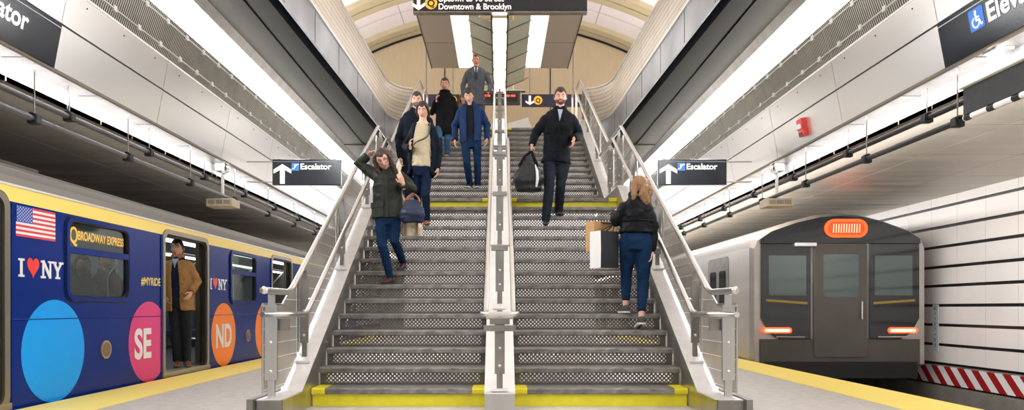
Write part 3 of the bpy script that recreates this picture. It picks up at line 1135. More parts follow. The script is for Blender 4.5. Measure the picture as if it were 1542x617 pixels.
cr = thing('stair_railing', 'double stainless railing on posts down the middle of the stairs', 'railing', (0, 6.1, 0))
for s in (-1, 1):
    x = s * .118
    mb = MB(); mb.tube(fillet([(x, 5.98, .835), (x, 6.19, .835), (x, 10.6, 3.37), (x, 11.94, 3.40), (x, 15.98, 5.74), (x, 16.5, 5.74), (x, 16.5, 4.95)], .07), .022, 14)
    mb.build('handrail', chrome, cr, smooth=True)
mb = MB(); mb.tube(fillet([(-.145, 6.02, .835), (-.118, 5.96, .835), (.118, 5.96, .835), (.145, 6.02, .835)], .03), .022, 14); mb.build('end_bar', chrome, cr, smooth=True)
mb = MB(); mb.box(-.135, .135, 6.08, 6.13, .69, .74); mb.build('lower_bar', steel_dark, cr)
for k, d in enumerate([6.13, 7.45, 8.75, 10.05, 11.0, 11.85, 13.1, 14.35, 15.5]):
    z0 = curb(d) + .012
    z1 = (outer_z(d) - .19) - .02
    p = post(0, d, z0, max(z1 - .04, z0 + .6), cr, w=.085, cap=True)
    mb = MB(); mb.tube([(-.118, d, z1 - .01), (.118, d, z1 - .01)], .010, 8); mb.build('cross_bar', steel, p)
# ------------------------------------------------------------------ the train standing at the left platform
XT = -4.28
U, V, W = Vector((0, 1, 0)), Vector((0, 0, 1)), Vector((1, 0, 0))
T = thing('subway_train', 'blue wrapped subway train with yellow top band and open doors at the left platform', 'train', (-5.78, 12, -.2))
DOORS = [(.65, 1.95), (4.95, 6.25), (9.21, 10.57), (13.57, 14.84), (17.9, 19.2)]
WINS = [(2.75, 3.95), (7.115, 8.353), (11.45, 12.68), (15.8, 17.0)]
Y0, Y1 = 0.0, 21.5
ZT0, ZB0, ZB1 = -.10, 1.82, 1.955
DZ = 1.85


def side_panels(openings, z0, z1, y0, y1, mb, mi, x=XT, th=-.05):
    """wall between z0..z1 with rectangular openings (ya,yb,za,zb)"""
    ys = sorted(set([y0, y1] + [v for o in openings for v in o[:2]]))
    zs = sorted(set([z0, z1] + [v for o in openings for v in o[2:] if z0 < v < z1]))
    for a, b in zip(ys, ys[1:]):
        for c, d in zip(zs, zs[1:]):
            m = ((a + b) / 2, (c + d) / 2)
            if any(o[0] < m[0] < o[1] and o[2] < m[1] < o[3] for o in openings):
                continue
            mb.box(min(x, x + th), max(x, x + th), a, b, c, d, mi)


ops = [(a, b, .06, DZ) for a, b in DOORS] + [(a + .04, b - .04, .99, 1.77) for a, b in WINS]
mb = MB(); side_panels(ops, ZT0, ZB0, Y0, Y1, mb, 0)
body = mb.build('body_side', train_blue, T)
mb = MB(); side_panels(ops, ZB0, ZB1, Y0, Y1, mb, 0)
mb.build('top_band', train_yellow, T)
mb = MB(); mb.prof([(XT + .012, ZB1), (XT + .012, ZB1 + .02), (XT - .03, ZB1 + .02), (XT - .03, ZB1)], Y0, Y1); mb.build('gutter', steel_white, T)
roof = [(-4.28, 1.975), (-4.31, 2.05), (-4.42, 2.145), (-4.60, 2.225), (-4.85, 2.30), (-5.3, 2.43), (-5.78, 2.47), (-6.3, 2.43), (-6.9, 2.25), (-7.2, 2.1), (-7.28, 1.975)]
mb = MB(); mb.prof(roof[:3] + [(-4.42, 1.975)], Y0, Y1); mb.build('cant_rail', M('train_grey', (150, 146, 142), .4, .5), T)
mb = MB(); mb.prof([(-4.42, 1.98)] + roof[2:9] + [(-6.9, 1.98)], Y0, Y1); mb.build('roof', rib_m, T)
mb = MB(); mb.prof([(-4.66, 2.24), (-4.66, 2.275), (-4.78, 2.30), (-4.78, 2.27)], Y0, 7.3); mb.build('roof_rail', M('roof_rail_dark', (52, 46, 38), .6), T)
mb = MB(); mb.box(-7.28, -7.22, Y0, Y1, -.1, 1.98); mb.build('far_side', M('interior_wall', (150, 152, 152), .4), T)
mb = MB(); mb.box(-7.25, XT - .02, Y0, Y1, -.06, .06); mb.build('floor_plate', M('train_floor', (58, 58, 62), .5, var=.2, vscale=30), T)
mb = MB(); mb.box(-7.2, -4.35, Y0, Y1, 1.93, 1.97); mb.build('interior_ceiling', M('interior_ceiling', (170, 172, 170), .4), T)
mb = MB()
for x in (-5.05, -6.4):
    mb.box(x - .07, x + .07, Y0 + .2, Y1 - .2, 1.905, 1.93)
mb.build('interior_lamp', M('train_lamp', (250, 252, 255), .5, emit=3.0), T)
for y in (Y0, Y1 - .05):
    mb = MB(); mb.prof([(-4.3, -.1), (-4.3, 1.97), (-5.3, 2.40), (-6.3, 2.40), (-7.27, 1.97), (-7.27, -.1)], y, y + .05); mb.build('end_wall', steel_dark, T)
# body crease and lower dark edge
mb = MB(); mb2 = MB()
for a, b in [(Y0, DOORS[0][0])] + [(p[1], q[0]) for p, q in zip(DOORS, DOORS[1:])] + [(DOORS[-1][1], Y1)]:
    mb.prof([(XT, .775), (XT + .008, .782), (XT, .79)], a + .05, b - .05)
    for y in (a + .08, b - .08):
        mb2.box(XT - .01, XT + .012, y - .012, y + .012, .05, 1.8)
mb.build('crease', train_blue, T)
mb2.build('seam_bead', train_blue, T)
# doors: dark rubber-edged openings with steel jambs, leaves slid back
for a, b in DOORS:
    po = rrect(a - .05, b + .05, -.02, DZ + .05, .14, 6)
    pi = rrect(a + .02, b - .02, .045, DZ - .01, .10, 6)
    mb = MB(); mb.ring((XT, 0, 0), U, V, W, po, pi, -.07, .014)
    f = mb.build('door_frame', M('door_steel', (150, 142, 128), .35, .9), T, bevel=0)
    po2, pi2 = pi, rrect(a + .055, b - .055, .056, DZ - .04, .08, 6)
    mb = MB(); mb.ring((XT, 0, 0), U, V, W, po2, pi2, -.06, -.01); mb.build('door_seal', rubber, f)
    mb = MB(); mb.box(XT - .16, XT + .02, a + .0, b - .0, .03, .061); mb.box(XT - .01, XT + .022, a - .06, b + .06, .0, .06); mb.build('sill', M('sill_steel', (176, 166, 146), .45, .8), f)
    for y0, y1 in ((a - .02, a + .10), (b - .10, b + .02)):
        mb = MB(); mb.box(XT - .13, XT - .08, y0, y1, .08, DZ - .02); mb.build('door_leaf', M('door_leaf_steel', (126, 118, 104), .4, .9), f)
# windows
for a, b in WINS:
    mb = MB()
    po = rrect(a, b, .955, 1.805, .13, 6)
    pi = rrect(a + .045, b - .045, 1.0, 1.765, .10, 6)
    mb.ring((XT, 0, 0), U, V, W, po, pi, -.03, .022, 0)
    wf = mb.build('window_frame', train_blue, T)
    mb = MB()
    mb.ring((XT, 0, 0), U, V, W, rrect(a - .012, b + .012, .943, 1.817, .14, 6), po, -.0, .010, 0)
    mb.ring((XT, 0, 0), U, V, W, pi, rrect(a + .06, b - .06, 1.015, 1.75, .09, 6), -.02, .016, 0)
    mb.build('gasket', rubber, wf)
    mb = MB(); mb.box(XT - .03, XT + .018, a + .04, b - .04, 1.435, 1.50); mb.build('transom', train_blue, wf)
    mb = MB(); mb.box(XT - .02, XT - .012, a + .05, b - .05, 1.0, 1.437); mb.build('window_pane', glass_m, wf)
    mb = MB(); mb.box(XT - .02, XT - .012, a + .05, b - .05, 1.50, 1.765); mb.build('window_pane', glass_m, wf)
# route display in the window nearest the viewer
a, b = WINS[1]
mb = MB(); mb.box(XT - .08, XT - .026, a + .06, b - .06, 1.50, 1.765); dp = mb.build('route_display', M('display_black', (26, 26, 24), .4), T)
led_o = M('led_amber', (255, 170, 40), .5, emit=2.2)
mb = MB()
text(mb, 'Q', .17, (XT - .026, a + .11, 1.545), U, V, W, bold=.02, sx=.75)
text(mb, 'BROADWAY EXPRESS', .092, (XT - .026, a + .25, 1.585), U, V, W, bold=.03, sx=.73)
mb.build('amber_text', led_o, dp)
# a rounded steel button plate, posters' circles and lettering on the side
def decal(name, mats, mbx, parent=body):
    return mbx.build(name, mats, parent)
for yc, col, nm in ((6.95, (0, 158, 246), 'blue_circle'), (8.82, (226, 62, 132), 'pink_circle'), (11.21, (255, 136, 28), 'orange_circle'), (13.14, (255, 136, 28), 'orange_circle'), (15.5, (0, 165, 240), 'blue_circle')):
    r, zc = .49, .475
    pts = [(r * math.cos(t), max(r * math.sin(t), -.03 - zc)) for t in [2 * PI * i / 64 for i in range(64)]]
    if nm == 'pink_circle':
        pts = [(min(p[0], DOORS[2][0] - .055 - yc), p[1]) for p in pts]
    if nm == 'orange_circle' and yc > 12:
        pts = [(min(p[0], DOORS[3][0] - .07 - yc), p[1]) for p in pts]
    mb = MB(); mb.plate((XT, yc, zc), U, V, W, pts, 0, .003)
    decal(nm, M(nm, col, .3, spec=.2), mb)
lm = M('decal_white', (240, 238, 240), .3)
for yc, s in ((8.66, 'SE'), (11.2, 'ND'), (13.14, 'A')):
    mb = MB(); text(mb, s, .355, (XT, yc, .475 - .18), U, V, W, bold=.045, align='CENTER', depth=.006, sx=.88)
    decal('circle_lettering', lm, mb)
def heart(c, w, h, mb, mi):
    pts = []
    for i in range(40):
        t = 2 * PI * i / 40
        pts.append((16 * math.sin(t) ** 3 / 32 * w, (13 * math.cos(t) - 5 * math.cos(2 * t) - 2 * math.cos(3 * t) - math.cos(4 * t) + 2.5) / 29 * h))
    mb.plate(c, U, V, W, pts, 0, .004, mi)
def slab(mb, o, s, h):
    """slab-serif capitals I, N, Y"""
    o = Vector(o)
    cnt = [0]
    def bar(p, q, t, mi=0):
        p, q = Vector(p), Vector(q)
        d = (q - p).normalized(); n = Vector((-d.y, d.x)) * t / 2
        pts = [p - n, q - n, q + n, p + n]
        cnt[0] += 1
        mb.plate(o, U, V, W, [(a.x * h, a.y * h) for a in pts], 0, .004 + .0007 * cnt[0], mi)
    t, se = .19, .12
    if s == 'I':
        bar((0, 0), (0, 1), t); bar((-.24, .06), (.24, .06), se); bar((-.24, .94), (.24, .94), se)
    if s == 'N':
        bar((-.3, 0), (-.3, 1), .14); bar((.34, 0), (.34, 1), .14); bar((-.32, .98), (.34, .05), .2)
        bar((-.52, .06), (-.1, .06), se); bar((-.5, .94), (-.2, .94), se); bar((.14, .94), (.54, .94), se)
    if s == 'Y':
        bar((0, 0), (0, .5), t); bar((0, .46), (-.34, .96), .19); bar((0, .46), (.34, .96), .15)
        bar((-.22, .06), (.22, .06), se); bar((-.54, .94), (-.14, .94), se); bar((.12, .94), (.52, .94), se)
red_d = M('decal_red', (238, 58, 48), .3)
for y0, w in ((6.40, .68), (10.64, .66)):
    mb = MB(); h = .165; z = 1.165
    slab(mb, (XT, y0 + .06, z), 'I', h)
    heart((XT, y0 + .225, z + h * .52), .17, .185, mb, 1)
    slab(mb, (XT, y0 + .42, z), 'N', h); slab(mb, (XT, y0 + .59, z), 'Y', h)
    decal('heart_lettering', [lm, red_d], mb)
for y0 in (8.615, 12.86):
    mb = MB(); text(mb, '#MYRIDE', .098, (XT, y0, 1.165), U, V, W, bold=.03, depth=.005, sx=.9)
    decal('hashtag_lettering', train_yellow, mb)
# flag decal
mb = MB()
fy0, fy1, fz0, fz1 = 6.39, 6.955, 1.525, 1.80
hs = (fz1 - fz0) / 13
for k in range(13):
    mb.box(XT, XT + .003, fy0, fy1, fz0 + k * hs, fz0 + (k + 1) * hs, 1 if k % 2 == 0 else 0)
cy1 = fy0 + (fy1 - fy0) * .4
mb.box(XT, XT + .004, fy0, cy1, fz1 - 7 * hs, fz1, 2)
for r in range(9):
    nst = 6 if r % 2 == 0 else 5
    for c in range(nst):
        yy = fy0 + (cy1 - fy0) * ((c * 2 + 1 + r % 2) / 12.0)
        zz = fz1 - 7 * hs * (r + 1) / 10
        pts = [((.0085 if i % 2 == 0 else .0036) * math.sin(PI * i / 5), (.0085 if i % 2 == 0 else .0036) * math.cos(PI * i / 5)) for i in range(10)]
        mb.plate((XT, yy, zz), U, V, W, pts, .004, .005, 0)
decal('flag', [lm, M('flag_red', (222, 58, 62), .35), M('flag_blue', (22, 70, 170), .35)], mb)
for yc, zc in ((7.846, .436), (12.27, .42)):
    mb = MB(); mb.disc((XT, yc, zc), U, V, W, .10, 0, .012, 0, 28); mb.disc((XT, yc, zc), U, V, W, .078, .012, .016, 1, 28)
    mb.build('speaker_grille', [M('grille_rim', (190, 160, 120), .35, .7), M('grille_brown', (120, 98, 74), .6, bump=.6, bscale=120)], body)
# interior fittings seen through the openings
for k in range(10):
    y = Y0 + 1.2 + k * 2.1
    mb = MB(); mb.tube(fillet([(-5.1, y, .06), (-5.1, y, 1.7), (-5.3, y, 1.9)], .08), .017, 8); mb.build('grab_pole', chrome, T, smooth=True)
for a, b in ((2.2, 4.7), (6.55, 8.95), (10.9, 13.3), (15.1, 17.6)):
    mb = MB(); mb.side([(a, .3), (b, .3), (b, .42), (a, .42)], -7.2, -6.72); mb.side([(a, .42), (b, .42), (b, .95), (a, .95)], -7.2, -7.1)
    mb.build('bench', M('bench_blue', (44, 58, 88), .4), T, bevel=.02)
    mb = MB(); mb.side([(a, .3), (b, .3), (b, .42), (a, .42)], -4.80, -4.36); mb.side([(a, .42), (b, .42), (b, .93), (a, .93)], -4.44, -4.36)
    mb.build('bench', M('bench_blue', (44, 58, 88), .4), T, bevel=.02)
    for y in (a, b):
        mb = MB(); mb.tube(fillet([(-4.4, y, .4), (-4.85, y, .45), (-4.85, y, 1.3), (-4.4, y, 1.75)], .1), .015, 8); mb.build('grab_pole', chrome, T, smooth=True)
    mb = MB(); mb.tube([(-4.9, a, 1.72), (-4.9, b, 1.72)], .016, 8); mb.build('grab_rail', chrome, T, smooth=True)
for a, b in ((2.75, 3.95), (7.1, 8.4), (11.45, 12.7), (15.8, 17.0)):
    mb = MB(); mb.box(-7.222, -7.2, a, b, 1.0, 1.72); mb.build('far_window', M('dark_window', (24, 28, 34), .1), T)
mb = MB()
for y in (3, 8, 13, 18):
    mb.box(-6.9, -4.6, y - .8, y + .8, -.9, -.1)
mb.build('undercarriage', rubber, T)

# ------------------------------------------------------------------ the train on the right, its rear end towards the viewer
YF = 12.3
N = thing('subway_train', 'steel subway train with black end masks and red tail lights leaving on the right track', 'train', (5.78, YF, -.2))
st_side = M('train_steel', (186, 180, 174), .35, .85, var=.1, vscale=1.2, stretch=(1, .15, 3))
grey_face = M('train_face_grey', (92, 88, 84), .45, .5, var=.1, vscale=2)
maskm = M('train_mask_black', (22, 25, 30), .15, coat=.5)
xl, xr = 4.28, 7.28
secp = [(xl, -.1), (xl, 1.93), (4.34, 2.08), (4.55, 2.22), (5.0, 2.38), (5.4, 2.48), (5.78, 2.51), (6.16, 2.48), (6.56, 2.38), (7.01, 2.22), (7.22, 2.08), (xr, 1.93), (xr, -.1)]
mb = MB()
ins = [(5.78 + (x - 5.78) * .965, .9 + (z - .9) * .97) for x, z in secp]
rings = [[(x, YF, z) for x, z in ins], [(x, YF + .1, z) for x, z in secp], [(x, YF + 24, z) for x, z in secp]]
mb.loft(rings)
nb = mb.build('car_body', st_side, N, smooth=False)
U2, V2, W2v = Vector((1, 0, 0)), Vector((0, 0, 1)), Vector((0, -1, 0))
o = (0, YF, 0)
def face(name, pts, m, t0=0, t1=.03, parent=N, bev=.008):
    mb = MB(); mb.plate(o, U2, V2, W2v, pts, t0, t1)
    return mb.build(name, m, parent, bevel=bev)
face('roof_cap', [(4.42, 1.98), (4.42, 2.06), (4.62, 2.19), (5.05, 2.34), (5.45, 2.43), (5.78, 2.455), (6.11, 2.43), (6.51, 2.34), (6.94, 2.19), (7.14, 2.06), (7.14, 1.98)], maskm, 0, .05)
face('lower_panel', [(4.42, -.08), (4.42, .36), (7.14, .36), (7.14, -.08)], grey_face, 0, .03)
face('bumper', [(4.5, -.3), (4.5, -.02), (7.06, -.02), (7.06, -.3)], rubber, 0, .10)
for s, nm in ((-1, 'left'), (1, 'right')):
    c = 5.78
    def mx(v): return c + s * v
    pts = [(mx(.50), .36), (mx(1.02), .36), (mx(1.20), .46), (mx(1.34), .72), (mx(1.34), 1.98), (mx(.50), 1.98)]
    m1 = face('end_mask', pts, maskm, 0, .045)
    face('cab_window', [(mx(.58) if 1 else 0, 1.10), (mx(1.22), 1.10), (mx(1.22), 1.78), (mx(.58), 1.78)], M('cab_glass', (72, 86, 84), .08, coat=.5), .045, .052, m1)
    face('yellow_stripe', [(mx(.56), .95), (mx(1.26), 1.0), (mx(1.26), 1.04), (mx(.56), .99)], M('dull_yellow', (150, 120, 46), .4), .045, .05, m1, 0)
    lx = 4.70 if s < 0 else 6.83
    tl = face('tail_light', [(a + lx, b + .51) for a, b in rrect(-.25, .25, -.05, .05, .049, 6)], M('tail_red', (255, 84, 40), .4, emit=1.5), .045, .07, m1, 0)
    face('tail_light_core', [(a + lx, b + .51) for a, b in rrect(-.21, .21, -.022, .022, .02, 6)], M('tail_core', (255, 205, 150), .4, emit=3), .07, .074, tl, 0)
    mb = MB(); mb.tube([(mx(.62), YF - .08, .40), (mx(1.1), YF - .08, .40)], .012, 8); mb.build('grab_handle', chrome, m1)
d1 = face('end_door', [(a, b) for a, b in rrect(5.33, 6.23, .05, 1.98, .04)], grey_face, 0, .06)
face('door_window', rrect(5.48, 6.08, 1.07, 1.80, .06), M('cab_glass', (72, 86, 84), .08, coat=.5), .06, .066, d1)
mb = MB(); mb.tube([(6.12, YF - .1, .7), (6.12, YF - .1, 1.0)], .014, 8); mb.build('door_handle', chrome, d1)
mb = MB(); mb.box(5.0, 5.35, YF - .12, YF, 1.93, 1.99); mb.build('hood_lamp', steel_white, N, bevel=.01)
# route sign
cxs, czs = 5.86, 2.235
ring_o = [(cxs + a, czs + b) for a, b in rrect(-.36, .36, -.155, .155, .154, 8)]
ring_i = [(cxs + a, czs + b) for a, b in rrect(-.31, .31, -.11, .11, .109, 8)]
mb = MB(); mb.plate(o, U2, V2, W2v, ring_o, .05, .085); rs = mb.build('route_sign', M('sign_red_dark', (226, 74, 30), .4, emit=.35), N)
mb = MB(); mb.ring(o, U2, V2, W2v, ring_o, ring_i, .085, .095); mb.build('sign_rim', M('sign_red', (255, 96, 40), .4, emit=.62), rs)
mb = MB()
for k in range(11):
    x = cxs - .22 + k * .044
    mb.plate(o, U2, V2, W2v, [(x - .008, czs - .075), (x + .006, czs - .075), (x + .016, czs + .075), (x + .002, czs + .075)], .085, .09)
mb.build('sign_segments', M('sign_pale', (255, 190, 150), .4, emit=.8), rs)
# side windows and doors of the right train
for k in range(4):
    y = YF + 1.2 + k * 5.2
    for a, b, z0, z1, nm, m in ((y, y + 1.3, 0.06, 1.86, 'side_door', steel_dark), (y + 2.2, y + 3.6, .98, 1.72, 'side_window', M('dark_window', (24, 28, 34), .1))):
        mb = MB(); mb.plate((xl, 0, 0), (0, 1, 0), (0, 0, 1), (-1, 0, 0), rrect(a, b, z0, z1, .1), -.01, .012); w_ = mb.build(nm, m, N)
        if nm == 'side_door':
            for aa in (a + .15, a + .75):
                mb = MB(); mb.plate((xl, 0, 0), (0, 1, 0), (0, 0, 1), (-1, 0, 0), rrect(aa, aa + .4, .95, 1.6, .06), .012, .018); mb.build('door_window', M('dark_window', (24, 28, 34), .1), w_)
for k in range(3):
    mb = MB(); mb.box(xl - .006, xl + .02, YF + .3, YF + 23.9, .25 + k * .12, .29 + k * .12); mb.build('side_ridge', st_side, N)
# ------------------------------------------------------------------ people
def lerp(a, b, t):
    return a + (b - a) * t


def sstep(a, b, x):
    t = max(0., min(1., (x - a) / (b - a)))
    return t * t * (3 - 2 * t)


def fuse(mb, voxel, smooth=4, wrinkle=0., freq=11., seed=0.):
    """union overlapping shapes into one skin, soften it, add cloth folds"""
    me = mb.mesh('tmp', [])
    o = bpy.data.objects.new('tmp', me)
    COL.objects.link(o)
    r = o.modifiers.new('r', 'REMESH')
    r.mode = 'VOXEL'
    r.voxel_size = voxel
    r.use_smooth_shade = True
    if smooth:
        m = o.modifiers.new('s', 'SMOOTH')
        m.factor = .5
        m.iterations = smooth
    dg = bpy.context.evaluated_depsgraph_get()
    ev = o.evaluated_get(dg)
    m2 = ev.to_mesh()
    vs = [v.co.copy() for v in m2.vertices]
    ns = [v.normal.copy() for v in m2.vertices]
    fs = [tuple(p.vertices) for p in m2.polygons]
    ev.to_mesh_clear()
    bpy.data.objects.remove(o)
    bpy.data.meshes.remove(me)
    if wrinkle:
        off = Vector((seed, seed * .7, 0))
        for i, v in enumerate(vs):
            q = Vector((v.x * freq, v.y * freq, v.z * freq * 1.5)) + off
            n = noise.noise(q) + .5 * noise.noise(q * 2.3)
            vs[i] = v + ns[i] * n * wrinkle
    out = MB()
    out.add(vs, fs, 0)
    return out


def frame(up, fwd):
    fwd = fwd.normalized()
    up = (up - fwd * up.dot(fwd)).normalized()
    side = fwd.cross(up).normalized()
    return Matrix((side, fwd, up)).transposed()     # columns: side, forward, up


def head_points(fem, hair=None, nlat=40, nlon=48):
    pts = []
    for i in range(nlat + 1):
        la = -PI / 2 + PI * (i + .05) / (nlat + .1)
        row = []
        for j in range(nlon):
            lo = 2 * PI * j / nlon
            p = Vector((math.cos(la) * math.sin(lo), math.cos(la) * math.cos(lo), math.sin(la)))
            kx = 1 / max(.25, math.cos(la)) ** .22 if la > 0 else 1.
            kx = min(kx, 1.25)
            x, y, z = p.x * .074 * kx, p.y * .097 * min(kx, 1.12), p.z * .116
            if z < 0:
                t = -z / .118
                x *= 1 - .36 * t * t
                y *= (1 - .10 * t * t) if p.y > 0 else (1 - .5 * t ** 1.2)
                if p.y > 0 and not fem:
                    x *= 1 + .07 * t
            if p.y > 0.05:
                a = abs(x)
                g = sstep(.03, -.02, z) * sstep(-.038, -.026, z)
                y += .024 * math.exp(-(x / .0125) ** 2) * g + .006 * math.exp(-(x / .01) ** 2) * sstep(.04, .01, z) * sstep(-.04, -.02, z)
                y -= .011 * math.exp(-((a - .031) / .016) ** 2 - ((z - .010) / .013) ** 2)
                y += .004 * math.exp(-((a - .028) / .02) ** 2 - ((z - .034) / .010) ** 2)
                y += .006 * math.exp(-(x / .022) ** 2 - ((z + .057) / .011) ** 2)
                y -= .004 * math.exp(-(x / .02) ** 2 - ((z + .076) / .008) ** 2)
                y += .007 * math.exp(-(x / .022) ** 2 - ((z + .098) / .016) ** 2)
            if hair:
                th, short = hair['t'], hair.get('line', .50)
                if p.y > 0:
                    lim = lerp(hair.get('side', -.12), short, sstep(.05, .62, p.y)) + .10 * math.exp(-((abs(p.x) - .55) / .2) ** 2) - .05 * math.exp(-(p.x / .25) ** 2) + .03 * math.sin(p.x * 23)
                else:
                    lim = lerp(hair.get('side', -.12), hair.get('back', -.55), sstep(0, .6, -p.y))
                k = sstep(lim - .07, lim + .09, p.z)
                o = lerp(-.012, th * (1 + .25 * math.sin(lo * 7 + la * 3)), k) + hair.get('top', 0) * sstep(.5, .95, p.z) * k
                n = Vector((x, y, z)).normalized()
                x, y, z = x + n.x * o, y + n.y * o, z + n.z * o
            row.append(Vector((x, y, z)))
        pts.append(row)
    return pts


def add_head(mb, c, up, fwd, s, fem, skin=0, white_i=1, iris=2, brow=3, lip=4, beard=False):
    Mx = frame(up, fwd)
    T = lambda v: c + Mx @ (v * s)
    mb.loft([[T(v) for v in r] for r in head_points(fem)], skin)
    for e in (-1, 1):
        mb.ball(T(Vector((e * .076, -.008, -.005))), .012 * s, .020 * s, .032 * s, mi=skin, n=8, k=6, mat=Mx)
        mb.ball(T(Vector((e * .030, .078, .009))), .0125 * s, .009 * s, .0060 * s, mi=white_i, n=10, k=6, mat=Mx)
        mb.ball(T(Vector((e * .030, .0855, .009))), .0060 * s, .0035 * s, .0058 * s, mi=iris, n=8, k=5, mat=Mx)
        mb.tube([T(Vector((e * .013, .092, .031))), T(Vector((e * .030, .091, .037))), T(Vector((e * .047, .078, .031)))], [.0035 * s, .0045 * s, .002 * s], 6, brow)
    mb.ball(T(Vector((0, .092, -.056))), .024 * s, .008 * s, .0075 * s, mi=lip, n=12, k=6, mat=Mx)


def add_hand(mb, wrist, d, palm, side, curl=.5, s=1., mi=0):
    """palm, four unequal bent fingers, thumb from the side of the palm. d points to the fingers, palm is the palm normal, side points to the thumb"""
    d = d.normalized()
    palm = (palm - d * palm.dot(d)).normalized()
    side_v = d.cross(palm)
    if side_v.dot(side) < 0:
        side_v = -side_v
    rings = []
    for t, w, th in ((-.03, .024, .019), (0, .027, .019), (.035, .038, .017), (.07, .042, .015), (.092, .040, .012)):
        cc = wrist + d * t * s
        rings.append([cc + side_v * (w * s * math.cos(a)) + palm * (th * s * math.sin(a)) for a in [2 * PI * k / 12 for k in range(12)]])
    mb.loft(rings, mi)
    for k, (o, L) in enumerate(((.030, .92), (.010, 1.0), (-.010, .95), (-.030, .76))):
        p = wrist + d * .088 * s + side_v * o * s
        dirv = d.copy()
        path, rad = [p - d * .01 * s, p], [.0095 * s, .0098 * s]
        for j, l in enumerate((.044, .027, .021)):
            a = curl * (.7 if j == 0 else 1.0) + .05 * k
            dirv = (dirv * math.cos(a) + palm * math.sin(a)).normalized()
            pn = dirv.cross(side_v)
            palm_l = pn if pn.dot(palm) > 0 else -pn
            p = p + dirv * l * L * s
            path.append(p)
            rad.append((.0092 - .0008 * j) * s)
            palm = palm  # bend stays towards the palm
        mb.tube(path, rad, 8, mi, round_ends=True)
    p = wrist + d * .025 * s + side_v * .028 * s
    t1 = (side_v * .75 + d * .65 + palm * .25).normalized()
    t2 = (side_v * .2 + d * .9 + palm * (.3 + curl * .4)).normalized()
    mb.tube([p - side_v * .012 * s, p + t1 * .036 * s, p + t1 * .036 * s + t2 * .03 * s, p + t1 * .036 * s + t2 * .052 * s], [.014 * s, .0115 * s, .0105 * s, .009 * s], 8, mi, round_ends=True)


def ell(c, u, v, a, b, n=20, pw=1.):
    out = []
    for k in range(n):
        t = 2 * PI * k / n
        ca, sa = math.cos(t), math.sin(t)
        out.append(c + u * (a * math.copysign(abs(ca) ** pw, ca)) + v * (b * math.copysign(abs(sa) ** pw, sa)))
    return out


def c_ring(c, u, v, a, b, gap, th, n=24):
    """C-shaped ring open towards +v (the front) by +-gap radians"""
    o, i = [], []
    for k in range(n + 1):
        t = PI / 2 + gap + (2 * PI - 2 * gap) * k / n
        o.append(c + u * a * math.cos(t) + v * b * math.sin(t))
        i.append(c + u * (a - th) * math.cos(t) + v * (b - th) * math.sin(t))
    return o + i[::-1]


def shoe(ankle, toe, parent, m, w=.045, heel=.0, name='shoe', sole=None, high=.0):
    f = toe - ankle
    f.z = 0
    f.normalize()
    side = f.cross(Vector((0, 0, 1)))
    hz = ankle.z - .085
    L = (toe - ankle).dot(f)
    mb = MB()
    rings = []
    for t, ww, hh, zz in ((-.065, .55, .055, 0), (-.05, .85, .08 + high, 0), (0, .95, .10 + high, 0), (.04, .95, .085, 0), (.55, 1.05, .06, 0), (.85, .95, .045, 0), (1.0, .5, .028, 0)):
        dd = t if t < .05 else .05 + (L - .05) * t
        k = max(0, dd) / L
        z0 = lerp(hz, toe.z, k)
        c = Vector((ankle.x, ankle.y, 0)) + f * dd
        rings.append([c + side * (w * ww * math.cos(a)) + Vector((0, 0, z0 + hh / 2 + hh / 2 * math.sin(a) * (1 if math.sin(a) > 0 else .98))) for a in [2 * PI * q / 14 for q in range(14)]])
    mb.loft(rings)
    o = fuse(mb, .008, 2).build(name, m, parent, smooth=True)
    if sole:
        mb = MB()
        out = []
        for t, ww in ((-.068, .45), (-.05, .85), (0, .98), (.55, 1.08), (.85, .98), (1.02, .5)):
            dd = t if t < .05 else .05 + (L - .05) * t
            k = max(0, dd) / L
            c = Vector((ankle.x, ankle.y, lerp(hz, toe.z, k) + .004)) + f * dd
            out.append((c - side * w * ww, c + side * w * ww))
        vs = []
        rr = [[a, b, b + Vector((0, 0, .018)), a + Vector((0, 0, .018))] for a, b in out]
        mb.loft(rr)
        mb.build('sole', sole, o)
    return o


SKINS = {}
def skin_m(rgb):
    k = 'skin_%d_%d_%d' % rgb
    return M(k, rgb, .5, var=.06, vscale=20)


eye_w = M('eye_white', (225, 220, 215), .3)
eye_i = M('eye_iris', (46, 32, 24), .3)


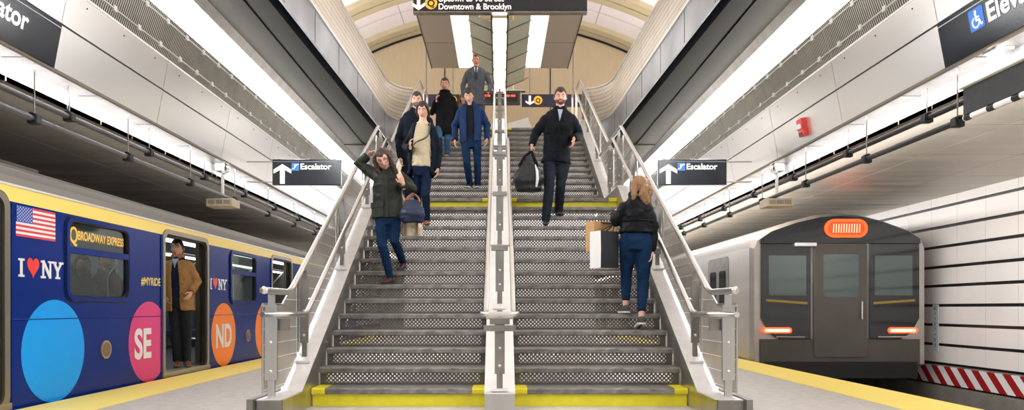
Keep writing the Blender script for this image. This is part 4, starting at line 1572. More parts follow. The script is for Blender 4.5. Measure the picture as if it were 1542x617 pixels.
def person(label, d, J, st, floor=None):
    """st: the look. J: joints as (px, py, depth offset)"""
    J = dict(J)
    J['neck'] = (J['neck'][0], J['neck'][1] - .028 * F / d) + tuple(J['neck'][2:])
    j = {k: P(v[0], v[1], d + (v[2] if len(v) > 2 else 0)) for k, v in J.items()}
    fem = st.get('fem', False)
    facing = st.get('facing', 1)
    b = st.get('b', 1.)
    base = (j['aL'] + j['aR']) / 2
    base.z = min(j['tL'].z, j['tR'].z)
    T_ = thing('person', label, 'person', tuple(base))
    up = (j['neck'] - j['pel']).normalized()
    u = j['sR'] - j['sL']
    u = (u - up * u.dot(up)).normalized()
    front = u.cross(up) * facing
    if 'floor' in st:
        for s in 'LR':
            j['a' + s].z = st['floor'] + .092
            j['t' + s].z = st['floor'] + .004
    base.z = min(j['tL'].z, j['tR'].z)
    sw = (j['sR'] - j['sL']).length / 2
    for s, n in zip('LR', st.get('feet', (0, 0))):
        if n:
            dn, zn = (D0 + TR * (n - 1) if n <= 15 else DL + TR * (n - 16)), RI * n
            lift = st.get('lift' + s, 0)
            xa = (J['a' + s][0] - CX) / F * dn
            xt = (J['t' + s][0] - CX) / F * dn
            if facing > 0:
                j['a' + s] = Vector((xa, dn + .20, zn + .092 + lift)); j['t' + s] = Vector((xt, dn - .02, zn + .004))
            else:
                j['a' + s] = Vector((xa, dn + .03, zn + .092 + lift)); j['t' + s] = Vector((xt, dn + .24, zn + .004))
    v = front
    chest = lerp(j['pel'], j['neck'], .66)
    waist = lerp(j['pel'], j['neck'], .30)
    hsize = st.get('head', 1.) * 1.05
    hup = st.get('hup')
    hup = Vector(hup) if hup else (j['head'] - j['neck']).normalized() * .4 + Vector((0, 0, .6))
    hf = st.get('hf')
    hf = Vector(hf) if hf else front + Vector((0, 0, -.32))
    # body: one skin from neck to ankles
    mb = MB()
    mb.loft([ell(j['pel'] - up * .09, u, v, .10, .09), ell(j['pel'], u, v, .15 * b, .105), ell(waist, u, v, .125 * b, .09), ell(chest, u, v, min(sw * .85, .165), .10), ell(j['neck'] - up * .05, u, v, sw * .7, .075), ell(j['neck'], u, v, .062, .058)])
    mb.tube([j['neck'] - up * .06, lerp(j['neck'], j['head'], .4), j['head'] - hup.normalized() * .03], [.062 * (0.9 if fem else 1.05), .055 * (0.88 if fem else 1.05), .056], 14)
    for s in 'LR':
        sp = j['s' + s] + (j['neck'] - j['s' + s]).normalized() * .04 - up * .035
        mb.tube([sp, lerp(sp, j['e' + s], .5), j['e' + s], lerp(j['e' + s], j['w' + s], .4), j['w' + s]], [.050 * b, .042 * b, .036, .036, .025], 12, round_ends=True)
        mb.tube([j['h' + s], lerp(j['h' + s], j['k' + s], .5), j['k' + s], lerp(j['k' + s], j['a' + s], .35), j['a' + s]], [.080 * b, .066 * b, .05, .05, .034], 12, round_ends=True)
    body = fuse(mb, .012, 4)
    for s in 'LR':
        hd = j['w' + s] - j['e' + s]
        pal = st.get('palm' + s)
        pal = Vector(pal) if pal else (-u if s == 'R' else u)
        hm = MB()
        ddir = Vector(st['hand' + s]) if ('hand' + s) in st else hd
        add_hand(hm, j['w' + s] - ddir.normalized() * .0, ddir, pal, Vector(st.get('thumb' + s, tuple(front))), st.get('curl' + s, .45), st.get('hs', .82 if fem else .90))
        hm = fuse(hm, .0045, 2)
        body.add(hm.v, hm.f, 0)
    add_head(body, j['head'], hup, hf, hsize, fem)
    hc = st['hair']
    hair_m = M('hair_%d_%d_%d' % hc, hc, .55, var=.35, vscale=60, stretch=(1, 1, .15), bump=.5, bscale=70)
    sk = st.get('skin', (212, 160, 132))
    lipc = st.get('lip', (176, 96, 88))
    body.build('body', [skin_m(sk), eye_w, eye_i, hair_m, M('lip_%d_%d_%d' % lipc, lipc, .45)], T_, smooth=True)
    # hair
    Mx = frame(hup, hf)
    TT = lambda p: j['head'] + Mx @ (p * hsize)
    hp = dict(t=.009, line=.52, side=-.18, back=-.6)
    hp.update(st.get('hairp', {}))
    hb = MB()
    hb.loft([[TT(p) for p in r] for r in head_points(fem, hp)])
    for path, rad in st.get('strands', []):
        hb.tube([TT(Vector(p)) for p in path], rad, 10, round_ends=True)
    if st.get('strands'):
        hb = fuse(hb, .008, 2, .006, 40)
    hb.build('hair', hair_m, T_, smooth=True)
    if st.get('beard'):
        bb = MB()
        rows = []
        pts = head_points(fem)
        for i in range(1, 19):
            rows.append([TT(pts[i][k % 48] * 1.0 + pts[i][k % 48].normalized() * (.004 if i < 17 else -.004) * (1 if not (i > 13 and (k % 48 > 45 or k % 48 < 3)) else -1)) for k in range(-13, 14)])
        n = 27
        vs = [p for r in rows for p in r]
        fs = [(a * n + c, a * n + c + 1, (a + 1) * n + c + 1, (a + 1) * n + c) for a in range(len(rows) - 1) for c in range(n - 1)]
        bb.add(vs, fs)
        bb.build('beard', M('beard_%d_%d_%d' % hc, tuple(min(255, int(x * .6 + y * .4)) for x, y in zip(hc, sk)), .7), T_, smooth=True)
    # trousers
    t = st['legs']
    r0, r1, r2 = t.get('r', (.088, .062, .046))
    mb = MB()
    mb.loft([ell(j['pel'] - up * .13, u, v, .11 * b, .10), ell(j['pel'] - up * .03, u, v, .165 * b, .118), ell(j['pel'] + up * .10, u, v, .145 * b, .105)])
    for s in 'LR':
        mb.tube([j['h' + s] + up * .02, lerp(j['h' + s], j['k' + s], .5), j['k' + s], lerp(j['k' + s], j['a' + s], .4), j['a' + s] + Vector((0, 0, t.get('cuff', -.02)))], [r0 * b, (r0 + r1) / 2 * 1.02 * b, r1, (r1 + r2) / 2 * 1.08, r2], 14, round_ends=False)
    fuse(mb, .011, 3, .005, 13, d).build(t.get('name', 'jeans'), t['m'], T_, smooth=True)
    # shoes
    for s in 'LR':
        sh = st['shoe']
        shoe(j['a' + s], j['t' + s], T_, sh['m'], sh.get('w', .043), name=sh.get('name', 'shoe'), sole=sh.get('sole'), high=sh.get('high', 0))
    # upper garments
    for g in st['tops']:
        gap = g.get('gap', 0)
        hem = g.get('hem', .05)            # metres below the pelvis joint
        th = g.get('th', 0.)               # extra thickness
        col = [(-hem, g.get('hw', .18), .13), (-hem * .4 + .02, .172 * b, .13), (.14, g.get('ww', .155 * b), .118)]
        hgt = (j['neck'] - j['pel']).length
        col += [(hgt * .62, min(sw * .95, .19 * b), .125), (hgt * .84, sw * .93, .105), (hgt - .035, sw * .72, .088), (hgt + g.get('nt', .02), .078, .075)]
        mb = MB()
        if gap:
            rings = [c_ring(j['pel'] + up * z, u, v, a + th, bb + th, gap * (1.0 if z < hgt * .8 else .8), .03) for z, a, bb in col[:-1]]
        else:
            rings = [ell(j['pel'] + up * z, u, v, a + th, bb + th) for z, a, bb in col]
        mb.loft(rings)
        if g.get('sleeves', True):
            q = g.get('sr', (.068, .058, .045))
            for s in 'LR':
                w_ = j['w' + s] + (j['e' + s] - j['w' + s]).normalized() * g.get('cuffback', .0)
                sp = j['s' + s] + (j['s' + 'LR'['RL'.index(s)]] - j['s' + s]).normalized() * .046 - up * .030
                mb.tube([sp, lerp(sp, j['e' + s], .5), j['e' + s], lerp(j['e' + s], w_, .5), w_], [q[0] + th * .3, (q[0] + q[1]) / 2 + th * .3, q[1] + th * .3, (q[1] + q[2]) / 2, q[2]], 14)
                mb.ball(sp, q[0] + th * .3)
        if g.get('collar'):
            ch = g['collar']
            nk = lerp(j['neck'], j['head'], .0)
            for kk in range(2):
                ring = [nk + up * (.0 + .022 * kk) + u * (.080 * math.cos(a)) + v * (.074 * math.sin(a) - .004) + up * ch * .5 * (1 - math.sin(a)) * .5 for a in [PI / 2 + .35 + (2 * PI - .7) * q / 18 for q in range(19)]]
                mb.tube(ring, .021, 8)
        gm = fuse(mb, g.get('vox', .011), g.get('sm', 3), g.get('wr', .008), g.get('fr', 10.), d * 3).build(g['name'], g['m'], T_, smooth=True)
        for kind, *a in g.get('extras', []):
            mb = MB()
            def at(x, z, o=0.):
                # a point on the front of the garment
                zz = max(-hem, min(hgt, z))
                for (z0, a0, b0), (z1, a1, b1) in zip(col, col[1:]):
                    if z0 <= zz <= z1:
                        k = (zz - z0) / (z1 - z0)
                        aa, bb = a0 + (a1 - a0) * k + th, b0 + (b1 - b0) * k + th
                        break
                else:
                    aa, bb = .15, .1
                return j['pel'] + up * z + u * x + v * (bb * math.sqrt(max(0, 1 - min(.98, (x / aa) ** 2))) + o)
            if kind == 'pocket':
                x, z, w, h, m = a
                rows = [[at(x + w * (c / 4 - .5), z + h * (r / 4 - .5), .012) for c in range(5)] for r in range(5)]
                back = [[q_ - v * .04 for q_ in r] for r in rows]
                vs = [q_ for r in rows for q_ in r] + [q_ for r in back for q_ in r]
                fs = [(r * 5 + c, r * 5 + c + 1, r * 5 + c + 6, r * 5 + c + 5) for r in range(4) for c in range(4)]
                edge = [0, 1, 2, 3, 4, 9, 14, 19, 24, 23, 22, 21, 20, 15, 10, 5]
                fs += [(edge[i], edge[(i + 1) % 16], 25 + edge[(i + 1) % 16], 25 + edge[i]) for i in range(16)]
                mb.add(vs, fs)
                p_ = mb.build('pocket', m, gm, smooth=True)
                mb = MB()
                rows = [[at(x + w * 1.08 * (c / 4 - .5), z + h * .5 - .05 + .06 * r, .020) for c in range(5)] for r in range(2)]
                back = [[q_ - v * .03 for q_ in r] for r in rows]
                vs = [q_ for r in rows for q_ in r] + [q_ for r in back for q_ in r]
                mb.add(vs, [(c, c + 1, c + 6, c + 5) for c in range(4)] + [(c, 10 + c, 11 + c, c + 1) for c in range(4)] + [(0, 5, 15, 10), (4, 14, 19, 9)])
                mb.build('pocket_flap', m, p_, smooth=True)
            elif kind == 'placket':
                x, z0, z1, w, m = a
                N_ = 8
                mb.loft([[at(x - w, lerp(z0, z1, i / N_), -.01), at(x - w, lerp(z0, z1, i / N_), .011), at(x + w, lerp(z0, z1, i / N_), .011), at(x + w, lerp(z0, z1, i / N_), -.01)] for i in range(N_ + 1)])
                mb.build('placket', m, gm)
            elif kind == 'vee':
                # shirt showing in the neckline, with an optional tie
                w, dep, m, tie = a
                zt = hgt + .015
                mb.add([at(-w, zt - .03, .014), at(w, zt - .03, .014), at(w * .5, zt - dep * .55, .016), at(0, zt - dep, .012), at(-w * .5, zt - dep * .55, .016)], [(0, 1, 2, 3, 4)])
                vv_ = [q_ - v * .03 for q_ in (at(-w, zt - .03, .014), at(w, zt - .03, .014), at(w * .5, zt - dep * .55, .016), at(0, zt - dep, .012), at(-w * .5, zt - dep * .55, .016))]
                b0_ = len(mb.v)
                mb.add(vv_, [(4, 3, 2, 1, 0)])
                mb.f += [(i, (i + 1) % 5, b0_ + (i + 1) % 5, b0_ + i) for i in range(5)]
                mb.m += [0] * 5
                sh_ = mb.build('shirt_front', m, gm)
                if tie:
                    mb = MB()
                    mb.loft([[at(-ww_, zt - z_, .012), at(-ww_, zt - z_, .026), at(ww_, zt - z_, .026), at(ww_, zt - z_, .012)] for z_, ww_ in ((.03, .020), (.06, .014), (dep * .6, .024), (dep * .98, .028))])
                    mb.build('tie', tie, sh_)
            elif kind == 'lapel':
                m = a[0]
                for e in (-1, 1):
                    mb2_ = MB()
                    pts = [at(e * .070, hgt - .01, .014), at(e * .115, hgt - .12, .020), at(e * .012, hgt - .34, .020), at(e * .035, hgt - .12, .022)]
                    bk = [q_ - v * .02 for q_ in pts]
                    mb2_.add(pts + bk, [(0, 1, 2, 3), (7, 6, 5, 4), (0, 4, 5, 1), (1, 5, 6, 2), (2, 6, 7, 3), (3, 7, 4, 0)])
                    mb2_.build('lapel', m, gm)
            elif kind == 'buttons':
                x, zs, m = a
                for z in zs:
                    mb.ball(at(x, z, .014), .010, n=8, k=5)
                mb.build('button', m, gm)
    return T_, j, dict(u=u, v=v, up=up, TT=TT, hsize=hsize)


denim = mat_denim('denim_blue', (16, 41, 70))
denim_navy = mat_denim('denim_navy', (17, 30, 54))
denim_dark = mat_denim('denim_charcoal', (28, 34, 42))
denim_light = mat_denim('denim_light', (52, 88, 122))
olive_wax = M('waxed_olive', (38, 41, 35), .5, var=.3, vscale=9, bump=.3, bscale=14, bdist=.015)
olive_dk = M('waxed_olive_pocket', (42, 45, 39), .5, var=.25, vscale=9)
cord_brown = M('collar_brown', (38, 32, 28), .85)
navy_coat = M('navy_wool', (14, 20, 31), .85, var=.25, vscale=8)
black_coat = M('black_wool', (12, 13, 16), .85, var=.2, vscale=8)
black_jkt = M('black_cotton', (12, 16, 23), .75, var=.25, vscale=7, bump=.2, bscale=16, bdist=.01)
leather = M('black_leather', (9, 11, 15), .5, var=.25, vscale=9, bump=.35, bscale=18, bdist=.012)
cream = M('cream_knit', (190, 176, 146), .9, var=.08, vscale=30, bump=.5, bscale=90)
blue_jkt = M('blue_nylon', (10, 38, 76), .6, var=.2, vscale=8)
black_tee = M('black_jersey', (22, 24, 28), .8)
suit_grey = M('suit_grey', (84, 90, 98), .8, var=.12, vscale=30)
camel = M('camel_wool', (160, 120, 74), .85, var=.12, vscale=14)
navy_knit = M('navy_knit', (28, 38, 58), .9)
shirt_w = M('shirt_white', (222, 226, 232), .7)
shirt_b = M('shirt_pale_blue', (150, 176, 206), .7)
tie_m = M('tie_navy', (30, 40, 60), .6)
burg = M('burgundy_leather', (66, 24, 28), .35, var=.2)
brown_l = M('brown_leather', (120, 74, 46), .4, var=.2)
black_l = M('shoe_black', (20, 20, 22), .45)
grey_shoe = M('shoe_grey', (64, 64, 62), .7)
sole_w = M('sole_white', (214, 208, 196), .6)
skinny = dict(r=(.084, .056, .042))

# woman with her hand in her hair
def long_hair(l=.30, front=True, w=.03):
    s = []
    for e in (-1, 1):
        s.append(([(e * .05, .03, .085), (e * .082, .035, .02), (e * .088, .04, -.08), (e * .080, .06, -.08 - l * .6), (e * .075, .065, -.08 - l)], [.022, .026, w, w * .85, .008]))
        s.append(([(e * .05, -.04, .07), (e * .084, -.03, .0), (e * .086, -.03, -.10), (e * .08, -.03, -.08 - l * .8)], [.03, .034, w * 1.1, .012]))
    s.append(([(0, -.07, .06), (0, -.10, -.02), (0, -.10, -.12), (0, -.09, -.08 - l * .8)], [.05, .055, .06, .02]))
    return s


T1, j1, f1 = person('woman in olive waxed jacket and jeans descending with one hand in her long brown hair', 8.25,
    dict(head=(576, 240, -.10), neck=(582, 257), pel=(584, 322), sL=(563, 262, .02), sR=(605, 259, .02), eL=(539, 246, .06), wL=(554, 234, .06),
         eR=(621, 284, .02), wR=(607, 276, -.20), hL=(574, 326), hR=(594, 326), kL=(576, 370, -.06), kR=(594, 362, -.02), aL=(584, 413, .05), aR=(604, 395, .40),
         tL=(577, 426, -.10), tR=(602, 408, .24)),
    dict(fem=True, feet=(7, 8), liftR=.03, b=.98, hair=(58, 40, 30), skin=(206, 158, 136), lip=(178, 84, 84), hup=(-.34, -.30, 1), hf=(.22, -1, -.52), head=.97,
         strands=long_hair(.30), hairp=dict(t=.012, line=.50, side=-.2), legs=dict(m=denim, **skinny),
         handL=(.85, -.15, .42), palmL=(.3, -.3, -.5), curlL=.35, handR=(-.45, -.3, 1), palmR=(0, 1, 0), curlR=.85,
         shoe=dict(m=burg, name='ankle_boot', high=.03, w=.038, sole=black_l),
         tops=[dict(name='jacket', m=olive_wax, hem=.06, hw=.19, ww=.165, collar=.03, wr=.010, th=.006, sr=(.070, .060, .048),
                    extras=[('pocket', -.105, .035, .15, .16, olive_dk), ('pocket', .105, .035, .13, .16, olive_dk), ('placket', .01, -.05, .42, .018, olive_dk)]),
               dict(name='collar_lining', m=cord_brown, sleeves=False, hem=-.36, hw=.10, ww=.10, wr=.0, th=-.01, collar=.04)]))
# scarf at the throat
mb = MB(); mb.tube([j1['neck'] + f1['u'] * (.058 * math.cos(a)) + f1['v'] * (.066 * math.sin(a) + .022) + f1['up'] * .012 for a in [.2 + (PI - .4) * i / 10 for i in range(11)]], [.012] + [.020] * 9 + [.012], 8, round_ends=True)
mb.build('neck_scarf', cream, T1, smooth=True)
# glasses
mb = MB(); tt = f1['TT']
for e in (-1, 1):
    mb.tube([tt(Vector((e * .031 + .024 * math.cos(a), .098, .006 + .019 * math.sin(a)))) for a in [2 * PI * i / 16 for i in range(17)]], .0028, 6)
    mb.tube([tt(Vector((e * .055, .096, .010))), tt(Vector((e * .080, .0, .012)))], .0028, 6)
mb.tube([tt(Vector((-.008, .104, .009))), tt(Vector((.008, .104, .009)))], .0028, 6)
mb.build('glasses', M('glasses_red', (40, 14, 16), .4), T1)


def soft_bag(name, label, c, w, h, dep, m, handles, hm, cat='bag', extra=None, sag=.35, taper=.62):
    t = thing(name, label, cat, tuple(c - Vector((0, 0, h / 2))))
    mb = MB(); rings = []
    for i in range(9):
        q = i / 8
        ww = w / 2 * (lerp(.80, 1.0, sstep(0, .35, q)) if q < .35 else lerp(1.0, taper, sstep(.35, 1, q)))
        dp = dep / 2 * (lerp(.7, 1., sstep(0, .3, q)) if q < .3 else lerp(1., .35, sstep(.3, 1, q)))
        rings.append(ell(c + Vector((0, 0, -h / 2 + h * q)), Vector((1, 0, 0)), Vector((0, 1, 0)), ww, dp, 20, .75))
    mb.loft(rings)
    fuse(mb, .010, 4, .014, 9, c.x * 5).build('bag_body', m, t, smooth=True)
    for pth, r in handles:
        mb = MB(); mb.tube(pth, r, 8); mb.build('handle', hm, t, smooth=True)
    if extra:
        extra(t)
    return t


el = j1['eR']
c = P(621, 318, 8.12)
def hdl(c, w, top, h, dx=0):
    a, b = c + Vector((-w, dx, h)), c + Vector((w, dx, h))
    return fillet([a, a + (top - a) * .6 + Vector((-w * .3, 0, 0)), top, b + (top - b) * .6 + Vector((w * .3, 0, 0)), b], .08, 5)
soft_bag('handbag', 'navy handbag with brown handles hanging from the elbow of the woman in olive', c, .29, .26, .17, M('navy_nylon', (18, 29, 58), .55, var=.2),
         [(hdl(c, .085, el + Vector((.015, -.05, -.06)), .10, -.03), .010), (hdl(c, .085, el + Vector((.015, .03, -.06)), .10, .03), .010)], M('tan_leather', (150, 92, 58), .45), 'handbag')
c2 = P(620, 341, 8.32)
def tote_extra(t):
    mb = MB(); 
    for e in (-1, 1):
        mb.box(c2.x + e * .07 - .012, c2.x + e * .07 + .012, c2.y - .082, c2.y - .06, c2.z - .10, c2.z + .10)
    mb.build('strap', brown_l, t)
c2b = j1['sR']
soft_bag('tote_bag', 'cream and olive tote bag behind the navy handbag, strap over the shoulder', c2, .27, .22, .12, M('tote_cream', (196, 186, 160), .8, var=.25, vscale=9),
         [([c2 + Vector((-.08, .0, .09)), lerp(c2, j1['eR'], .55) + Vector((-.07, .07, .0)), j1['sR'] + Vector((-.045, .085, -.18)), j1['sR'] + Vector((-.03, .04, .078)), j1['sR'] + Vector((-.025, -.085, .02)), j1['wR'] + Vector((-.02, .05, .03)), j1['wR'] + Vector((.01, .03, -.06))], .016)], M('strap_cream', (212, 196, 160), .7), 'tote bag', tote_extra)

# couple further up
T2, j2, f2 = person('woman in cream sweater and open dark coat descending behind the woman in olive', 9.75,
    dict(head=(637, 166, -.03), neck=(637, 186), pel=(635, 252), sL=(620, 194), sR=(655, 193), eL=(611, 222, .05), wL=(618, 222, -.2), eR=(660, 225, .05), wR=(659, 254, -.02),
         hL=(627, 256), hR=(643, 256), kL=(628, 288, .05), kR=(641, 293, -.08), aL=(628, 312, .33), aR=(641, 327, .05), tL=(627, 323, .14), tR=(641, 339, -.12)),
    dict(fem=True, feet=(13, 12), liftL=.03, b=.95, hair=(34, 28, 26), skin=(206, 160, 136), head=.95, hf=(-.1, -1, -.45), strands=[([(0, -.06, .05), (0, -.11, -.02), (0, -.10, -.09)], [.05, .05, .03])] + [([(e * .03, .05, .095), (e * .066, .05, .05), (e * .082, .02, -.02), (e * .078, -.02, -.08)], [.014, .020, .020, .012]) for e in (-1, 1)], hairp=dict(t=.010, line=.52, side=-.35),
         legs=dict(m=denim_navy, **skinny), curlL=.9, handL=(-.1, -.4, .9), shoe=dict(m=brown_l, name='boot', high=.12, w=.04),
         tops=[dict(name='sweater', m=cream, hem=.0, hw=.16, ww=.15, wr=.009, th=-.004, nt=-.012, sr=(.05, .045, .035)),
               dict(name='coat', m=navy_coat, hem=.12, hw=.20, ww=.175, gap=.85, wr=.009, th=.022, sr=(.064, .055, .045))]))
mb = MB()
pth = [j2['sR'] + Vector((-.06, -.07, .05)), lerp(j2['sR'], j2['pel'], .3) + Vector((-.02, -.165, 0)), lerp(j2['neck'], j2['pel'], .5) + Vector((-.06, -.165, 0)), j2['wL'] + Vector((.03, -.02, .02))]
mb.tube(fillet(pth, .1), .011, 6); mb.build('bag_strap', M('strap_grey', (72, 66, 62), .6), T2, smooth=True)

T3, j3, f3 = person('bearded man in navy coat half hidden behind the woman in cream sweater', 10.95,
    dict(head=(628, 151, -.03), neck=(627, 170), pel=(625, 236), sL=(604, 180), sR=(650, 180), eL=(600, 210, .02), wL=(603, 238, -.04), eR=(652, 210), wR=(650, 238),
         hL=(615, 240), hR=(635, 240), kL=(614, 273, -.03), kR=(634, 273), aL=(614, 300, 0), aR=(633, 301, .1), tL=(613, 309, -.24), tR=(634, 306, -.1)),
    dict(b=1.0, floor=ZL, hair=(36, 28, 24), skin=(196, 146, 118), beard=True, legs=dict(m=denim_navy), shoe=dict(m=black_l),
         tops=[dict(name='coat', m=navy_coat, hem=.28, hw=.215, ww=.185, wr=.009, th=.01, collar=.05, extras=[('vee', .04, .16, black_tee, None)])]))

T4, j4, f4 = person('woman in a long black coat and jeans descending the upper flight at left', 14.0,
    dict(head=(670, 127, -.03), neck=(670, 142), pel=(670, 188), sL=(656, 148), sR=(685, 148), eL=(650, 170, .02), wL=(657, 152, -.17), eR=(689, 172, .04), wR=(690, 194, 0),
         hL=(663, 191), hR=(677, 191), kL=(661, 206, -.16), kR=(673, 211, -.05), aL=(662, 224, .36), aR=(672, 228, .10), tL=(661, 228, .16), tR=(671, 238, -.07)),
    dict(fem=True, feet=(24, 23), b=1., hair=(32, 26, 26), skin=(202, 150, 128), hairp=dict(t=.007, line=.52, side=-.3), strands=[([(0, -.08, .0), (0, -.12, .0), (0, -.13, -.02)], [.03, .04, .03])],
         legs=dict(m=denim_light, r=(.086, .060, .048)), shoe=dict(m=M('shoe_tan', (140, 112, 88), .6)), curlL=1.0, handL=(.0, -.2, 1),
         tops=[dict(name='coat', m=black_coat, hem=.20, hw=.20, ww=.17, wr=.008, th=.01, collar=.06)]))
mb = MB(); mb.tube([j4['neck'] + f4['u'] * (.075 * math.cos(a)) + f4['v'] * (.07 * math.sin(a)) + f4['up'] * .02 for a in [2 * PI * i / 16 for i in range(17)]], .034, 8); mb.build('scarf', black_coat, T4, smooth=True)

T5, j5, f5 = person('young man in blue zip jacket and jeans looking down while descending', 12.6,
    dict(head=(706, 143, -.12), neck=(708, 159), pel=(709, 212), sL=(690, 167), sR=(728, 167), eL=(685, 190, .04), wL=(685, 211, -.02), eR=(734, 189, .04), wR=(733, 209, -.02),
         hL=(701, 215), hR=(718, 215), kL=(703, 245, -.06), kR=(719, 243, 0), aL=(707, 275, .05), aR=(719, 264, .33), tL=(703, 284, -.12), tR=(719, 272, .14)),
    dict(feet=(18, 18), b=1., hair=(20, 18, 20), skin=(198, 150, 122), hup=(-.05, -.45, 1), hf=(-.05, -1, -.80), hairp=dict(t=.013, line=.47), legs=dict(m=denim, r=(.086, .064, .055)),
         shoe=dict(m=black_l, sole=sole_w),
         tops=[dict(name='shirt', m=black_tee, hem=.0, hw=.15, ww=.14, wr=.004, th=-.012, sleeves=False),
               dict(name='jacket', m=blue_jkt, hem=.03, hw=.185, ww=.18, gap=.34, wr=.010, th=.012, collar=.03, sr=(.070, .062, .05))]))

T6, j6, f6 = person('man in a grey suit and tie at the top of the stairs', 16.2,
    dict(head=(717, 91, -.02), neck=(717, 104), pel=(717, 148), sL=(701, 109), sR=(735, 110), eL=(697, 129, .02), wL=(698, 147, -.02), eR=(739, 128), wR=(736, 139, -.12),
         hL=(709, 151), hR=(725, 151), kL=(709, 176), kR=(725, 176), aL=(709, 196), aR=(725, 196), tL=(708, 203, -.2), tR=(726, 202, -.1)),
    dict(b=1.02, floor=ZM, hair=(50, 36, 30), skin=(204, 138, 110), hairp=dict(t=.006, line=.60, side=-.2), legs=dict(m=suit_grey, name='trousers', r=(.09, .068, .058)), shoe=dict(m=black_l),
         tops=[dict(name='suit_jacket', m=suit_grey, hem=.17, hw=.20, ww=.17, wr=.006, th=.006, extras=[('vee', .05, .30, shirt_w, tie_m), ('lapel', suit_grey), ('buttons', .0, (.05, .14), tie_m)])]))

T6b, j6b, f6b = person('woman with brown hair and brown coat behind the young man in blue', 18.0,
    dict(head=(698, 148, 0), neck=(698, 160), pel=(698, 196), sL=(686, 165), sR=(709, 165), eL=(684, 180), wL=(685, 194, -.03), eR=(711, 180), wR=(710, 194, -.03),
         hL=(692, 198), hR=(704, 198), kL=(692, 212), kR=(704, 212), aL=(692, 223), aR=(704, 223), tL=(692, 228.5, -.15), tR=(704, 228.5, -.15)),
    dict(fem=True, b=.95, floor=ZM, hair=(84, 56, 44), skin=(196, 146, 122), strands=long_hair(.15), legs=dict(m=denim_navy), shoe=dict(m=black_l),
         tops=[dict(name='coat', m=M('brown_coat', (84, 62, 56), .85), hem=.15, wr=.006, collar=.03)]))

T7, j7, f7 = person('bearded man in black jacket and dark jeans carrying a duffel bag down the right side', 9.9,
    dict(head=(844, 146, -.04), neck=(843, 169), pel=(838, 235), sL=(817, 177), sR=(867, 177), eL=(806, 202, .04), wL=(801, 218, -.04), eR=(872, 203, .05), wR=(864, 209, -.17),
         hL=(828, 240), hR=(849, 240), kL=(827, 284, -.14), kR=(844, 279, -.02), aL=(823, 326, -.18), aR=(843, 311, .12), tL=(822, 339, -.34), tR=(846, 325, -.04)),
    dict(feet=(12, 13), b=1.04, hair=(40, 32, 30), skin=(200, 146, 120), beard=True, hf=(-.05, -1, -.30), hairp=dict(t=.010, line=.52), legs=dict(m=denim_dark, r=(.092, .068, .058)),
         shoe=dict(m=black_l), curlL=1.25, handL=(-.1, -.1, -1), palmL=(1, 0, 0), handR=(-.1, -.3, -.9), curlR=.5,
         tops=[dict(name='jacket', m=black_jkt, hem=.10, hw=.205, ww=.185, wr=.010, th=.008, collar=.07, sr=(.074, .064, .05),
                    extras=[('vee', .035, .20, M('shirt_grey', (150, 158, 172), .7), None), ('placket', .0, -.09, .36, .016, black_coat), ('pocket', -.10, .33, .11, .11, black_coat), ('pocket', .10, .33, .11, .11, black_coat)])]))
c = P(796, 262, 9.74)
def duf(t):
    mb = MB()
    mb.tube([c + Vector((.095, -.172, -.20)), c + Vector((.11, -.19, -.10)), c + Vector((.105, -.18, .0)), c + Vector((.085, -.13, .10))], [.012, .02, .018, .008], 8)
    mb.build('pale_trim', M('pale_trim', (206, 206, 200), .5), t, smooth=True)
hL = j7['wL'] + Vector((.0, -.02, -.085))
soft_bag('duffel_bag', 'black soft duffel bag with a pale trim held by the bearded man in black', c, .42, .46, .32, M('duffel_black', (11, 13, 18), .5, var=.3, bump=.3, bscale=12, bdist=.02),
         [(fillet([c + Vector((-.13, -.06, .10)), c + Vector((-.05, -.05, .24)), hL, c + Vector((.06, -.05, .24)), c + Vector((.12, -.06, .10))], .06), .016),
          (fillet([c + Vector((-.13, .06, .10)), c + Vector((-.05, .04, .24)), hL + Vector((0, .02, 0)), c + Vector((.06, .04, .24)), c + Vector((.12, .06, .10))], .06), .016)], black_coat, 'duffel bag', duf, taper=.3)

# woman climbing the stairs, seen from behind
T8, j8, f8 = person('woman with wavy blonde hair in black leather jacket climbing the stairs with shopping bags', 7.5,
    dict(head=(962, 282, .02), neck=(960, 301), pel=(959, 358), sL=(934, 309), sR=(980, 310), eL=(926, 334, .03), wL=(926, 322, .26), eR=(984, 343, -.02), wR=(981, 379, -.03),
         hL=(947, 364), hR=(971, 364), kL=(943, 410, .14), kR=(968, 422, .02), aL=(943, 459, .20), aR=(967, 484, -.03), tL=(941, 466, .48), tR=(967, 492, .17)),
    dict(fem=True, feet=(5, 4), liftR=.05, facing=-1, b=1.06, hair=(134, 98, 62), skin=(214, 164, 140), head=.95, hf=(-.25, 1, .15),
         strands=[([(e * .05, -.05, .08), (e * .08, -.07, .0), (e * .075, -.09, -.09), (e * .085, -.09, -.16)], [.028, .034, .036, .012]) for e in (-1, 1)] + [([(0, -.07, .07), (.015, -.11, 0), (.0, -.13, -.08), (.04, -.13, -.15), (.03, -.12, -.21)], [.045, .052, .05, .04, .012]), ([(.05, -.07, .07), (.085, -.09, -.02), (.07, -.11, -.10), (.105, -.10, -.17)], [.028, .034, .032, .010])],
         legs=dict(m=denim, r=(.098, .062, .044), cuff=.05), curlL=1.0, curlR=.5, shoe=dict(m=grey_shoe, sole=sole_w, w=.042),
         tops=[dict(name='jacket', m=leather, hem=-.04, hw=.175, ww=.165, wr=.010, th=.004, collar=.04, sr=(.070, .058, .046))]))
mb = MB()
for zz, a in ((-.01, .186), (.10, .178)):
    mb.tube([j8['pel'] + f8['up'] * (.07 + zz) + f8['u'] * (a * math.cos(t)) + f8['v'] * (.136 * math.sin(t)) for t in [2 * PI * i / 24 for i in range(25)]], .006, 6)
mb.build('jacket_seam', leather, T8, smooth=True)


